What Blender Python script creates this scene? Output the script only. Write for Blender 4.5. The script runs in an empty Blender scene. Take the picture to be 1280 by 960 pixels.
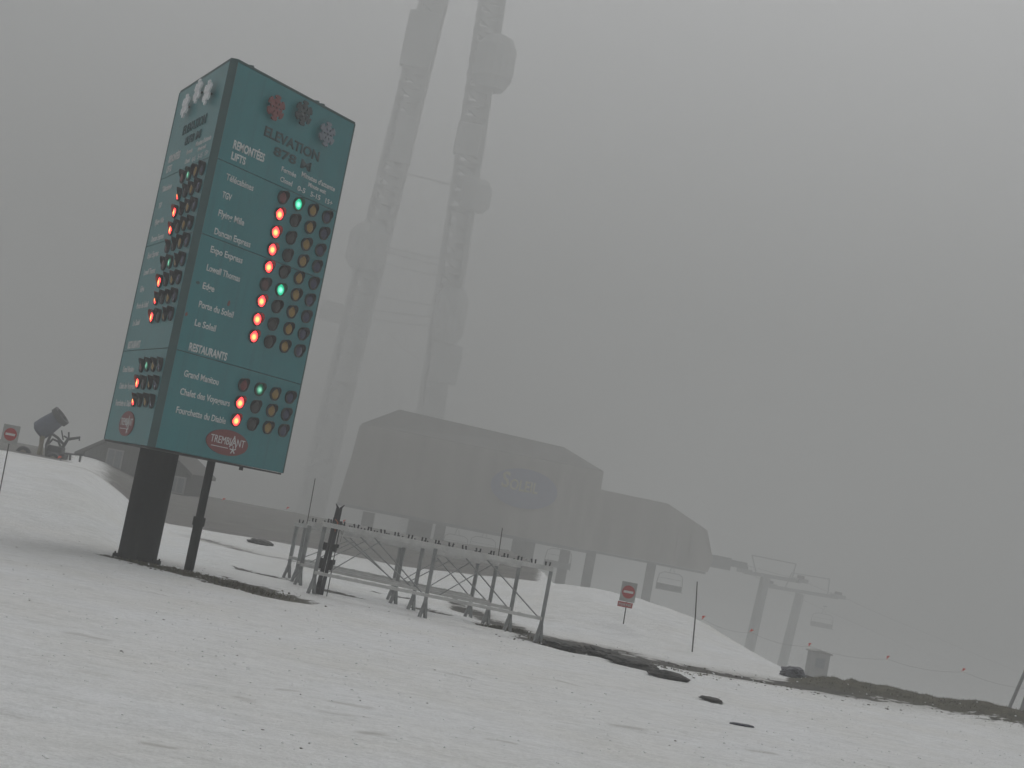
import bpy, bmesh, math, random
import numpy as np
from mathutils import Vector, Matrix
from mathutils import noise as mnoise

random.seed(7)
rng = np.random.default_rng(7)
sc = bpy.context.scene
col = sc.collection

# ------------------------------------------------------------------ camera
EYE = 1.65
FPX = 1850.0                     # focal length in pixels of the 1280 px wide photograph
PITCH, ROLL = math.radians(5.44), math.radians(10.90)
cam = bpy.data.cameras.new("camera")
cam.sensor_fit = 'HORIZONTAL'
cam.sensor_width = 36.0
cam.lens = 36.0 * FPX / 1280.0
cam.clip_start, cam.clip_end = 0.1, 3000.0
cob = bpy.data.objects.new("camera", cam)
col.objects.link(cob)
cF = Vector((0, math.cos(PITCH), math.sin(PITCH)))
cU0 = Vector((0, -math.sin(PITCH), math.cos(PITCH)))
cR0 = Vector((1, 0, 0))
cR = cR0 * math.cos(ROLL) + cU0 * math.sin(ROLL)
cU = -cR0 * math.sin(ROLL) + cU0 * math.cos(ROLL)
# the camera is rolled so that uprights lean to the right in the picture
m = Matrix((cR, cU, -cF)).transposed().to_4x4()
m.translation = Vector((0, 0, EYE))
cob.matrix_world = m
sc.camera = cob

# ------------------------------------------------------------------ light
SUN_EL, SUN_AZ = math.radians(58), math.radians(14)
world = bpy.data.worlds.new("World")
sc.world = world
world.use_nodes = True
wn = world.node_tree
bg = wn.nodes["Background"]
sky = wn.nodes.new("ShaderNodeTexSky")
sky.sky_type = 'NISHITA'
sky.sun_disc = False
sky.sun_elevation = SUN_EL
sky.sun_rotation = SUN_AZ
sky.dust_density = 4.0
hsv = wn.nodes.new("ShaderNodeHueSaturation")
hsv.inputs["Saturation"].default_value = 0.12      # an overcast sky is nearly grey
wn.links.new(sky.outputs[0], hsv.inputs["Color"])
wn.links.new(hsv.outputs[0], bg.inputs["Color"])
bg.inputs["Strength"].default_value = 0.115
sun = bpy.data.lights.new("sun", 'SUN')
sun.energy = 0.6
sun.angle = math.radians(60)
sun.color = (1.0, 0.985, 0.96)
sob = bpy.data.objects.new("sun", sun)
col.objects.link(sob)
sdir = Vector((math.sin(SUN_AZ) * math.cos(SUN_EL), math.cos(SUN_AZ) * math.cos(SUN_EL), math.sin(SUN_EL)))
sob.rotation_euler = sdir.to_track_quat('Z', 'Y').to_euler()
sob.location = (0, 0, 60)

sc.view_settings.view_transform = 'Standard'
sc.view_settings.look = 'None'
sc.view_settings.exposure = 0.26
sc.view_settings.gamma = 1.0
sc.render.filter_size = 2.3
try:
    sc.cycles.volume_bounces = 2
    sc.cycles.max_bounces = 8
    sc.cycles.use_denoising = True
except Exception:
    pass

HAZE_DENSITY = 0.0073
HAZE_COLOR = (0.755, 0.764, 0.757)

# ------------------------------------------------------------------ helpers
def ray(px, py):
    x, y = px - 640.0, py - 480.0
    return cF + cR * (x / FPX) - cU * (y / FPX)

def at(px, py, Y):
    """world point seen at a photograph pixel, Y metres ahead"""
    q = ray(px, py)
    return Vector((0, 0, EYE)) + q * (Y / q.y)

def on_ground(px, py, z=0.0):
    q = ray(px, py)
    return Vector((0, 0, EYE)) + q * ((z - EYE) / q.z)

def tag(o, label=None, cat=None, group=None, kind=None):
    if label: o["label"] = label
    if cat: o["category"] = cat
    if group: o["group"] = group
    if kind: o["kind"] = kind
    return o

def empty(name, loc, rz=0.0, label=None, cat=None, group=None):
    o = bpy.data.objects.new(name, None)
    col.objects.link(o)
    o.location = loc
    o.rotation_euler = (0, 0, rz)
    o.empty_display_size = 0.2
    return tag(o, label, cat, group)

def link_mesh(name, me, mat, parent=None, loc=None):
    o = bpy.data.objects.new(name, me)
    col.objects.link(o)
    if mat is not None and len(me.materials) == 0:
        me.materials.append(mat)
    if parent is not None:
        o.parent = parent
    if loc is not None:
        o.location = loc
    return o

class MB:
    """collects shapes and links them as one mesh"""
    def __init__(self):
        self.v, self.f = [], []
    def add(self, vs, fs):
        b = len(self.v)
        self.v += [tuple(p) for p in vs]
        self.f += [tuple(i + b for i in f) for f in fs]
        return self
    def box(self, c, s, M=None):
        x, y, z = s[0] / 2, s[1] / 2, s[2] / 2
        vs = [Vector((a, b, d)) for a in (-x, x) for b in (-y, y) for d in (-z, z)]
        if M is not None: vs = [M @ p for p in vs]
        vs = [p + Vector(c) for p in vs]
        return self.add(vs, [(0, 1, 3, 2), (4, 6, 7, 5), (0, 4, 5, 1), (2, 3, 7, 6), (0, 2, 6, 4), (1, 5, 7, 3)])
    def bar(self, a, b, w, h=None):
        """rectangular bar from a to b"""
        a, b = Vector(a), Vector(b)
        h = w if h is None else h
        d = (b - a)
        L = d.length
        q = d.to_track_quat('Z', 'Y').to_matrix()
        return self.box((a + b) / 2, (w, h, L), q)
    def tube(self, pts, r, n=8, caps=True):
        pts = [Vector(p) for p in pts]
        rs = r if isinstance(r, (list, tuple)) else [r] * len(pts)
        vs, fs = [], []
        ref = None
        for i, p in enumerate(pts):
            t = (pts[min(i + 1, len(pts) - 1)] - pts[max(i - 1, 0)]).normalized()
            if ref is None:
                ref = Vector((1, 0, 0)) if abs(t.x) < 0.8 else Vector((0, 1, 0))
            u = (ref - t * ref.dot(t)).normalized()
            w = t.cross(u)
            ref = u
            for k in range(n):
                a = 2 * math.pi * k / n
                vs.append(p + (u * math.cos(a) + w * math.sin(a)) * rs[i])
        for i in range(len(pts) - 1):
            for k in range(n):
                k2 = (k + 1) % n
                fs.append((i * n + k, i * n + k2, (i + 1) * n + k2, (i + 1) * n + k))
        if caps:
            fs.append(tuple(range(n - 1, -1, -1)))
            fs.append(tuple((len(pts) - 1) * n + k for k in range(n)))
        return self.add(vs, fs)
    def prism(self, poly, y0, y1):
        """polygon of (x, z) extruded along y"""
        n = len(poly)
        vs = [(x, y0, z) for x, z in poly] + [(x, y1, z) for x, z in poly]
        fs = [tuple(range(n)), tuple(range(2 * n - 1, n - 1, -1))]
        for i in range(n):
            j = (i + 1) % n
            fs.append((i, i + n, j + n, j))
        return self.add(vs, fs)
    def mesh(self, name, mat, smooth=False, bevel=0.0):
        me = bpy.data.meshes.new(name)
        me.from_pydata([tuple(p) for p in self.v], [], self.f)
        bm = bmesh.new()
        bm.from_mesh(me)
        bmesh.ops.recalc_face_normals(bm, faces=bm.faces)
        if bevel:
            bmesh.ops.bevel(bm, geom=[e for e in bm.edges if e.calc_face_angle(0) > 0.6], offset=bevel, segments=1, affect='EDGES')
        bm.to_mesh(me)
        bm.free()
        if mat is not None: me.materials.append(mat)
        if smooth:
            me.polygons.foreach_set("use_smooth", [True] * len(me.polygons))
        return me
    def build(self, name, mat, parent=None, loc=None, smooth=False, bevel=0.0):
        return link_mesh(name, self.mesh(name, mat, smooth, bevel), None, parent, loc)

# ------------------------------------------------------------------ materials
def new_mat(name):
    mt = bpy.data.materials.new(name)
    mt.use_nodes = True
    nt = mt.node_tree
    return mt, nt, nt.nodes["Principled BSDF"]

def paint(name, c, rough=0.6, metal=0.0, var=0.12, scale=6.0, bump=0.0, spec=0.5, streak=False):
    mt, nt, p = new_mat(name)
    tc = nt.nodes.new("ShaderNodeTexCoord")
    mp = nt.nodes.new("ShaderNodeMapping")
    if streak: mp.inputs["Scale"].default_value = (1.0, 1.0, 0.12)
    nz = nt.nodes.new("ShaderNodeTexNoise")
    nz.inputs["Scale"].default_value = scale
    nz.inputs["Detail"].default_value = 6
    nt.links.new(tc.outputs["Object"], mp.inputs[0])
    nt.links.new(mp.outputs[0], nz.inputs["Vector"])
    rp = nt.nodes.new("ShaderNodeValToRGB")
    rp.color_ramp.elements[0].position = 0.3
    rp.color_ramp.elements[1].position = 0.72
    rp.color_ramp.elements[0].color = (*[max(0, x * (1 - var)) for x in c], 1)
    rp.color_ramp.elements[1].color = (*[min(1, x * (1 + var)) for x in c], 1)
    nt.links.new(nz.outputs["Fac"], rp.inputs[0])
    nt.links.new(rp.outputs[0], p.inputs["Base Color"])
    p.inputs["Roughness"].default_value = rough
    p.inputs["Metallic"].default_value = metal
    p.inputs["Specular IOR Level"].default_value = spec
    if bump:
        b = nt.nodes.new("ShaderNodeBump")
        b.inputs["Strength"].default_value = bump
        b.inputs["Distance"].default_value = 0.02
        nt.links.new(nz.outputs["Fac"], b.inputs["Height"])
        nt.links.new(b.outputs[0], p.inputs["Normal"])
    return mt

def lit_lens(name, edge, hot, strength):
    """a lit signal lens: hot at the bulb, coloured glass around it"""
    mt, nt, p = new_mat(name)
    tc = nt.nodes.new("ShaderNodeTexCoord")
    mp = nt.nodes.new("ShaderNodeMapping")
    mp.inputs["Location"].default_value = (0.014, 0.012, -0.03)
    ln = nt.nodes.new("ShaderNodeVectorMath"); ln.operation = 'LENGTH'
    nt.links.new(tc.outputs["Object"], mp.inputs[0])
    nt.links.new(mp.outputs[0], ln.inputs[0])
    rp = nt.nodes.new("ShaderNodeValToRGB")
    rp.color_ramp.elements[0].position = 0.018
    rp.color_ramp.elements[0].color = (*hot, 1)
    rp.color_ramp.elements[1].position = 0.062
    rp.color_ramp.elements[1].color = (*edge, 1)
    nt.links.new(ln.outputs["Value"], rp.inputs[0])
    nt.links.new(rp.outputs[0], p.inputs["Emission Color"])
    p.inputs["Emission Strength"].default_value = strength
    p.inputs["Base Color"].default_value = (*[x * 0.3 for x in edge], 1)
    p.inputs["Roughness"].default_value = 0.25
    return mt

M = {}
M['teal'] = paint("teal painted steel", (0.020, 0.195, 0.215), 0.32, spec=0.5, var=0.10, scale=2.2, streak=True)
def weather(mt, dark, pale):
    """adds run marks and faded blotches to a paint"""
    nt = mt.node_tree; p = nt.nodes["Principled BSDF"]
    src = p.inputs["Base Color"].links[0].from_socket
    tc = nt.nodes.new("ShaderNodeTexCoord")
    for sc_, scl, lo, hi, c, f in (((2.2, 2.2, 0.10), 5.0, 0.55, 0.75, dark, 0.55), ((1, 1, 0.5), 1.1, 0.48, 0.75, pale, 0.45), ((1, 1, 1), 14.0, 0.66, 0.72, dark, 0.5)):
        mp = nt.nodes.new("ShaderNodeMapping"); mp.inputs["Scale"].default_value = sc_
        nz = nt.nodes.new("ShaderNodeTexNoise"); nz.inputs["Scale"].default_value = scl; nz.inputs["Detail"].default_value = 7
        rp = nt.nodes.new("ShaderNodeValToRGB")
        rp.color_ramp.elements[0].position = lo; rp.color_ramp.elements[0].color = (0, 0, 0, 1)
        rp.color_ramp.elements[1].position = hi; rp.color_ramp.elements[1].color = (f, f, f, 1)
        mx = nt.nodes.new("ShaderNodeMix"); mx.data_type = 'RGBA'
        nt.links.new(tc.outputs["Object"], mp.inputs[0]); nt.links.new(mp.outputs[0], nz.inputs["Vector"])
        nt.links.new(nz.outputs["Fac"], rp.inputs[0]); nt.links.new(rp.outputs[0], mx.inputs[0])
        nt.links.new(src, mx.inputs[6]); mx.inputs[7].default_value = (*c, 1)
        src = mx.outputs[2]
    nt.links.new(src, p.inputs["Base Color"])
weather(M['teal'], (0.018, 0.125, 0.138), (0.045, 0.215, 0.228))
M['teal_dark'] = paint("dark teal corner trim", (0.022, 0.075, 0.076), 0.5, var=0.12, scale=3)
M['under'] = paint("black underside", (0.012, 0.013, 0.013), 0.7)
M['black'] = paint("black plastic", (0.012, 0.012, 0.013), 0.5)
M['post'] = paint("dark grey painted column", (0.0085, 0.0095, 0.010), 0.75, var=0.2, scale=3, spec=0.04, streak=True)
M['white'] = paint("white vinyl lettering", (0.62, 0.64, 0.64), 0.6, var=0.04)
M['flake_white'] = paint("white flake", (0.80, 0.82, 0.84), 0.5, var=0.03)
M['flake_red'] = paint("faded red flake", (0.20, 0.055, 0.055), 0.6)
M['flake_dark'] = paint("dark flake", (0.035, 0.05, 0.055), 0.6)
M['flake_grey'] = paint("pale grey flake", (0.20, 0.23, 0.27), 0.6)
M['dark_letter'] = paint("dark unlit lettering", (0.020, 0.060, 0.066), 0.6)
M['faint_letter'] = paint("faded lettering", (0.018, 0.085, 0.095), 0.6)
M['logo'] = paint("dull red logo plate", (0.20, 0.045, 0.045), 0.5, var=0.06)
M['red_on'] = lit_lens("lit red lens", (1.0, 0.030, 0.034), (1.0, 0.30, 0.07), 4.2)
M['green_on'] = lit_lens("lit green lens", (0.0, 0.42, 0.22), (0.30, 1.0, 0.70), 1.3)
M['green_dim'] = lit_lens("dimly lit green lens", (0.0, 0.10, 0.05), (0.30, 0.9, 0.60), 0.8)
M['red_off'] = paint("unlit red lens", (0.085, 0.016, 0.014), 0.3, var=0.2)
M['red_dim'] = paint("unlit brighter red lens", (0.16, 0.02, 0.02), 0.3, var=0.2)
M['green_off'] = paint("unlit green lens", (0.026, 0.027, 0.024), 0.3, var=0.2)
M['yellow_off'] = paint("unlit amber lens", (0.30, 0.185, 0.03), 0.3, var=0.12)
M['blue_off'] = paint("unlit blue lens", (0.030, 0.036, 0.085), 0.25, var=0.2)
M['alu'] = paint("weathered galvanised steel", (0.30, 0.31, 0.31), 0.55, metal=0.25, var=0.18, scale=9)
M['alu_dark'] = paint("dull grey steel legs", (0.27, 0.28, 0.28), 0.6, metal=0.1, var=0.22, scale=7)
M['alu_pale'] = paint("pale aluminium rail", (0.56, 0.56, 0.55), 0.6, metal=0.1, var=0.12, scale=8)
M['clad'] = paint("grey brown metal cladding", (0.40, 0.38, 0.355), 0.65, var=0.15, scale=0.8, streak=True)
M['clad_roof'] = paint("dark roof sheet", (0.20, 0.192, 0.182), 0.6, var=0.15, scale=0.7)
M['concrete'] = paint("concrete pier", (0.27, 0.27, 0.265), 0.85, var=0.2, scale=1.5)
M['pier_steel'] = paint("dark pier steel", (0.25, 0.25, 0.25), 0.7, var=0.2, scale=1.5)
M['pale_panel'] = paint("pale wall panel", (0.30, 0.30, 0.30), 0.8, scale=1.0)
M['mast'] = paint("rime coated mast steel", (0.60, 0.61, 0.605), 0.8, var=0.05)
M['tower'] = paint("lift tower steel", (0.33, 0.34, 0.34), 0.6, var=0.15)
M['sign_blue'] = paint("blue sign oval", (0.25, 0.265, 0.37), 0.6, var=0.08)
M['sign_yellow'] = paint("yellow sign lettering", (0.48, 0.45, 0.31), 0.6, var=0.05)
M['wood'] = paint("dark stained boards", (0.050, 0.045, 0.042), 0.8, var=0.3, scale=2, streak=True)
M['glass'] = paint("dull window glass", (0.20, 0.22, 0.24), 0.2)
M['bamboo'] = paint("weathered bamboo", (0.060, 0.052, 0.045), 0.7, var=0.25, scale=10)
M['no_entry'] = paint("no entry red", (0.40, 0.065, 0.065), 0.55, var=0.06)
M['plate_grey'] = paint("grey sign back plate", (0.40, 0.40, 0.39), 0.6, var=0.06)
M['plate_white'] = paint("white plate", (0.62, 0.62, 0.60), 0.6, var=0.05)
M['flag'] = paint("orange red flag cloth", (0.80, 0.10, 0.05), 0.8, var=0.1)
M['gun_blue'] = paint("blue grey fan barrel", (0.10, 0.115, 0.165), 0.55, var=0.15)
M['gun_leg'] = paint("pale tan support leg", (0.30, 0.26, 0.19), 0.7)
M['gun_dark'] = paint("black rubber and steel", (0.075, 0.075, 0.078), 0.7)
M['ski'] = paint("dark ski topsheet", (0.030, 0.030, 0.034), 0.4, var=0.4, scale=5)
M['orange'] = paint("orange strap", (0.45, 0.12, 0.05), 0.6)
M['mat_blue'] = paint("blue black scrap", (0.022, 0.024, 0.045), 0.7)

# bare soil, used for stones
def stone_mat(name, c1, c2):
    mt, nt, p = new_mat(name)
    tc = nt.nodes.new("ShaderNodeTexCoord")
    nz = nt.nodes.new("ShaderNodeTexNoise"); nz.inputs["Scale"].default_value = 9; nz.inputs["Detail"].default_value = 9
    nt.links.new(tc.outputs["Object"], nz.inputs["Vector"])
    rp = nt.nodes.new("ShaderNodeValToRGB")
    rp.color_ramp.elements[0].position = 0.35; rp.color_ramp.elements[1].position = 0.7
    rp.color_ramp.elements[0].color = (*c1, 1); rp.color_ramp.elements[1].color = (*c2, 1)
    nt.links.new(nz.outputs["Fac"], rp.inputs[0]); nt.links.new(rp.outputs[0], p.inputs["Base Color"])
    b = nt.nodes.new("ShaderNodeBump"); b.inputs["Strength"].default_value = 0.8; b.inputs["Distance"].default_value = 0.03
    nt.links.new(nz.outputs["Fac"], b.inputs["Height"]); nt.links.new(b.outputs[0], p.inputs["Normal"])
    p.inputs["Roughness"].default_value = 0.85
    return mt
M['stone'] = stone_mat("wet dark stone", (0.018, 0.018, 0.018), (0.085, 0.082, 0.075))
M['stone_blue'] = stone_mat("slate stone", (0.08, 0.08, 0.095), (0.20, 0.20, 0.22))

# ground: snow, snow darkened by dirt and painted shade and bare soil, mixed by masks stored on the terrain
def ground_mat():
    mt, nt, p = new_mat("snow and bare soil")
    L = nt.links.new
    N = nt.nodes.new
    tc = N("ShaderNodeTexCoord")
    def noise(scale, detail=6, rough=0.55, sc_=(1, 1, 1)):
        mp = N("ShaderNodeMapping"); mp.inputs["Scale"].default_value = sc_
        n = N("ShaderNodeTexNoise"); n.inputs["Scale"].default_value = scale
        n.inputs["Detail"].default_value = detail; n.inputs["Roughness"].default_value = rough
        L(tc.outputs["Object"], mp.inputs[0]); L(mp.outputs[0], n.inputs["Vector"])
        return n.outputs["Fac"]
    def math_(op, a, b):
        n = N("ShaderNodeMath"); n.operation = op
        for i, x in enumerate((a, b)):
            if isinstance(x, (int, float)): n.inputs[i].default_value = x
            else: L(x, n.inputs[i])
        return n.outputs[0]
    def ramp(x, stops):
        r = N("ShaderNodeValToRGB")
        e = r.color_ramp.elements
        while len(e) < len(stops): e.new(0.5)
        for i, (pos, c) in enumerate(stops):
            e[i].position = pos; e[i].color = (*c, 1)
        L(x, r.inputs[0])
        return r.outputs[0]
    def mix(f, a, b):
        n = N("ShaderNodeMix"); n.data_type = 'RGBA'
        if isinstance(f, (int, float)): n.inputs[0].default_value = f
        else: L(f, n.inputs[0])
        L(a, n.inputs[6]); L(b, n.inputs[7])
        return n.outputs[2]
    bare = N("ShaderNodeAttribute"); bare.attribute_name = "bare"
    dirt_shade = N("ShaderNodeAttribute"); dirt_shade.attribute_name = "dirt_shade"
    olive = N("ShaderNodeAttribute"); olive.attribute_name = "olive"
    # snow with faint tan dirt in streaks
    big = noise(0.45, 5)
    fine = noise(3.2, 8, 0.65, (0.6, 1.5, 1))
    spots = noise(1.6, 9, 0.7, (0.55, 1.7, 1))
    tan = ramp(math_('MULTIPLY', big, 1.0), [(0.36, (0.79, 0.80, 0.81)), (0.68, (0.75, 0.75, 0.735))])
    grain = ramp(fine, [(0.28, (0.86, 0.865, 0.86)), (0.58, (1, 1, 1))])
    mul = N("ShaderNodeMix"); mul.data_type = 'RGBA'; mul.blend_type = 'MULTIPLY'; mul.inputs[0].default_value = 1.0
    L(tan, mul.inputs[6]); L(grain, mul.inputs[7])
    speck = ramp(noise(38.0, 4, 0.6), [(0.32, (0.86, 0.86, 0.855)), (0.55, (1, 1, 1))])
    mul2 = N("ShaderNodeMix"); mul2.data_type = 'RGBA'; mul2.blend_type = 'MULTIPLY'; mul2.inputs[0].default_value = 1.0
    L(mul.outputs[2], mul2.inputs[6]); L(speck, mul2.inputs[7])
    mid = ramp(noise(11.0, 5, 0.7, (0.8, 1.2, 1)), [(0.34, (0.89, 0.89, 0.885)), (0.55, (1, 1, 1))])
    mul3 = N("ShaderNodeMix"); mul3.data_type = 'RGBA'; mul3.blend_type = 'MULTIPLY'; mul3.inputs[0].default_value = 1.0
    L(mul2.outputs[2], mul3.inputs[6]); L(mid, mul3.inputs[7])
    snow = mul3.outputs[2]
    debris = ramp(spots, [(0.60, (0, 0, 0)), (0.70, (1, 1, 1))])
    soil_c = ramp(noise(5.0, 8), [(0.3, (0.030, 0.029, 0.026)), (0.55, (0.062, 0.058, 0.050)), (0.8, (0.105, 0.098, 0.085))])
    olive_c = ramp(noise(7.0, 8, 0.7), [(0.3, (0.035, 0.033, 0.020)), (0.55, (0.085, 0.078, 0.050)), (0.8, (0.15, 0.135, 0.09))])
    slush = N("ShaderNodeAttribute"); slush.attribute_name = "slush"
    slush_c = ramp(noise(1.3, 7, 0.6, (0.5, 1.5, 1)), [(0.3, (0.085, 0.082, 0.076)), (0.7, (0.19, 0.183, 0.172))])
    soil = mix(slush.outputs["Fac"], mix(olive.outputs["Fac"], soil_c, olive_c), slush_c)
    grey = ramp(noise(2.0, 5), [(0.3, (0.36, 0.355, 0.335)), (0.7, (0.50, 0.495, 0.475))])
    dfac = math_('MULTIPLY', dirt_shade.outputs["Fac"], ramp(fine, [(0.3, (0.5, 0.5, 0.5)), (0.6, (1, 1, 1))]))
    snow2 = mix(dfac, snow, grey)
    snow3 = mix(math_('MULTIPLY', debris, 0.5), snow2, grey)
    edge = math_('ADD', bare.outputs["Fac"], math_('MULTIPLY', math_('SUBTRACT', noise(4.5, 7, 0.65, (0.6, 1.3, 1)), 0.5), 1.9))
    bm = ramp(edge, [(0.44, (0, 0, 0)), (0.56, (1, 1, 1))])
    colr = mix(bm, snow3, soil)
    L(colr, p.inputs["Base Color"])
    p.inputs["Roughness"].default_value = 0.75
    p.inputs["Specular IOR Level"].default_value = 0.25
    b1 = N("ShaderNodeBump"); b1.inputs["Strength"].default_value = 0.55; b1.inputs["Distance"].default_value = 0.05
    L(fine, b1.inputs["Height"])
    b2 = N("ShaderNodeBump"); b2.inputs["Strength"].default_value = 0.7; b2.inputs["Distance"].default_value = 0.02
    L(noise(26.0, 6, 0.6), b2.inputs["Height"]); L(b1.outputs[0], b2.inputs["Normal"])
    L(b2.outputs[0], p.inputs["Normal"])
    return mt
M['ground'] = ground_mat()

# ------------------------------------------------------------------ terrain
def sstep(a, b, x):
    t = np.clip((x - a) / (b - a), 0, 1)
    return t * t * (3 - 2 * t)

def vnoise(x, y, s, seed=0.0):
    """smooth value noise for arrays"""
    x = np.asarray(x, float) * s + seed * 17.13 + 1000
    y = np.asarray(y, float) * s + seed * 9.71 + 1000
    xi, yi = np.floor(x).astype(int), np.floor(y).astype(int)
    fx, fy = x - xi, y - yi
    fx, fy = fx * fx * (3 - 2 * fx), fy * fy * (3 - 2 * fy)
    def h(a, b):
        n = (a * 374761393 + b * 668265263) & 0x7fffffff
        n = ((n ^ (n >> 13)) * 1274126177) & 0x7fffffff
        return ((n ^ (n >> 16)) & 0xffff) / 65535.0 - 0.5
    return (h(xi, yi) * (1 - fx) * (1 - fy) + h(xi + 1, yi) * fx * (1 - fy)
            + h(xi, yi + 1) * (1 - fx) * fy + h(xi + 1, yi + 1) * fx * fy)

def fbm(x, y, s, n=4, seed=0.0):
    r, a = 0, 1.0
    for k in range(n):
        r = r + a * vnoise(x, y, s * 2 ** k, seed + k); a *= 0.5
    return r

# crest of the snow mound behind the track: azimuth (deg), distance, height
MA = np.array([-3.0, -1.05, 0.2, 1.44, 2.8, 4.54, 6.38, 8.47, 10.22, 12.1, 13.0])
MZ = np.array([0.05, 0.20, 0.28, 0.38, 0.47, 0.60, 0.59, 0.45, 0.21, 0.0, 0.0])
# outer edge of the level ground by azimuth
EA = np.array([-180, -60, -24, -16, -12.5, -8, -2, 1.1, 3.0, 4.5, 6.4, 8.5, 10.2, 12.3, 14, 24, 60, 180.])
ED = np.array([120, 120, 95, 95, 95, 92, 90, 86, 37, 35.5, 34.5, 33.2, 31.6, 29.0, 27.6, 28.0, 40, 120.])

def ground_h(x, y):
    x, y = np.asarray(x, float), np.asarray(y, float)
    r = np.hypot(x, y)
    az = np.degrees(np.arctan2(x, y))
    z = np.zeros_like(r)
    # left hill: a snow bank with a steep right flank
    flank = 1 - sstep(-15.4, -11.6, az + 0.5 * vnoise(x, y, 0.25, 3))
    ramp_ = sstep(24.0, 36.0, r)
    z = z + 1.02 * flank * ramp_
    # mound
    mz = np.interp(az, MA, MZ)
    rise = sstep(26.2, 32.5, r)
    z = z + mz * rise
    # berm at right
    ba = sstep(12.0, 13.0, az) * (1 - sstep(40, 60, az))
    bn = np.interp(az, [12.3, 13.9, 17, 19, 21, 24], [0.08, 0.19, 0.23, 0.29, 0.32, 0.32]) + 0.08 * vnoise(az, az * 0, 0.9, 5) + 0.05 * vnoise(az, az * 0, 3.3, 6)
    br = 25.9
    z = z + ba * bn * np.exp(-((r - br) / 0.75) ** 2)
    # falling away beyond the edge
    e = np.interp(az, EA, ED)
    d = np.clip(r - e, 0, None)
    z = z - 12.0 * (1 - np.exp(-(d * 0.13 + 0.004 * d * d) / 12.0))
    # unevenness
    near = 1 - sstep(60, 120, r)
    z = z + 0.010 * fbm(x, y, 3.1, 3, 21) * (1 - sstep(22, 30, r))
    z = z + near * (0.03 * fbm(x, y, 0.22, 3, 1) + 0.022 * fbm(x, y, 1.1, 3, 2))
    return z

def gz(x, y):
    return float(ground_h(np.array([x]), np.array([y]))[0])

def put(px, py):
    """terrain point seen at a photograph pixel"""
    z = 0.0
    for _ in range(12):
        p = on_ground(px, py, z)
        z = 0.5 * z + 0.5 * gz(p.x, p.y)
    p = on_ground(px, py, z)
    return Vector((p.x, p.y, gz(p.x, p.y)))

def azr(px, py):
    p = on_ground(px, py)
    return math.degrees(math.atan2(p.x, p.y)), math.hypot(p.x, p.y)

def band(az, r, top, bot, soft=0.5):
    """mask between two edges given as photograph pixels, as a band on the ground"""
    ta, tr = zip(*[azr(*q) for q in top]); ba_, br_ = zip(*[azr(*q) for q in bot])
    hi = np.interp(az, ta, tr); lo = np.interp(az, ba_, br_)
    a0, a1 = max(ta[0], ba_[0]), min(ta[-1], ba_[-1])
    w = sstep(a0 - 0.25, a0 + 0.25, az) * (1 - sstep(a1 - 0.25, a1 + 0.25, az))
    c, hw = (hi + lo) / 2, np.maximum((hi - lo) / 2, 0.05)
    return np.clip(1.35 - 0.85 * np.abs(r - c) / hw, 0, 1.1) * w

def blob(x, y, px0, py0, px1, py1, hw):
    a, b = on_ground(px0, py0), on_ground(px1, py1)
    ax, ay = a.x, a.y
    dx, dy = b.x - a.x, b.y - a.y
    t = np.clip(((x - ax) * dx + (y - ay) * dy) / (dx * dx + dy * dy + 1e-9), 0, 1)
    d = np.hypot(x - ax - t * dx, (y - ay - t * dy))
    return np.clip(1.25 - 0.75 * d / hw, 0, 1.0)

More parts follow.
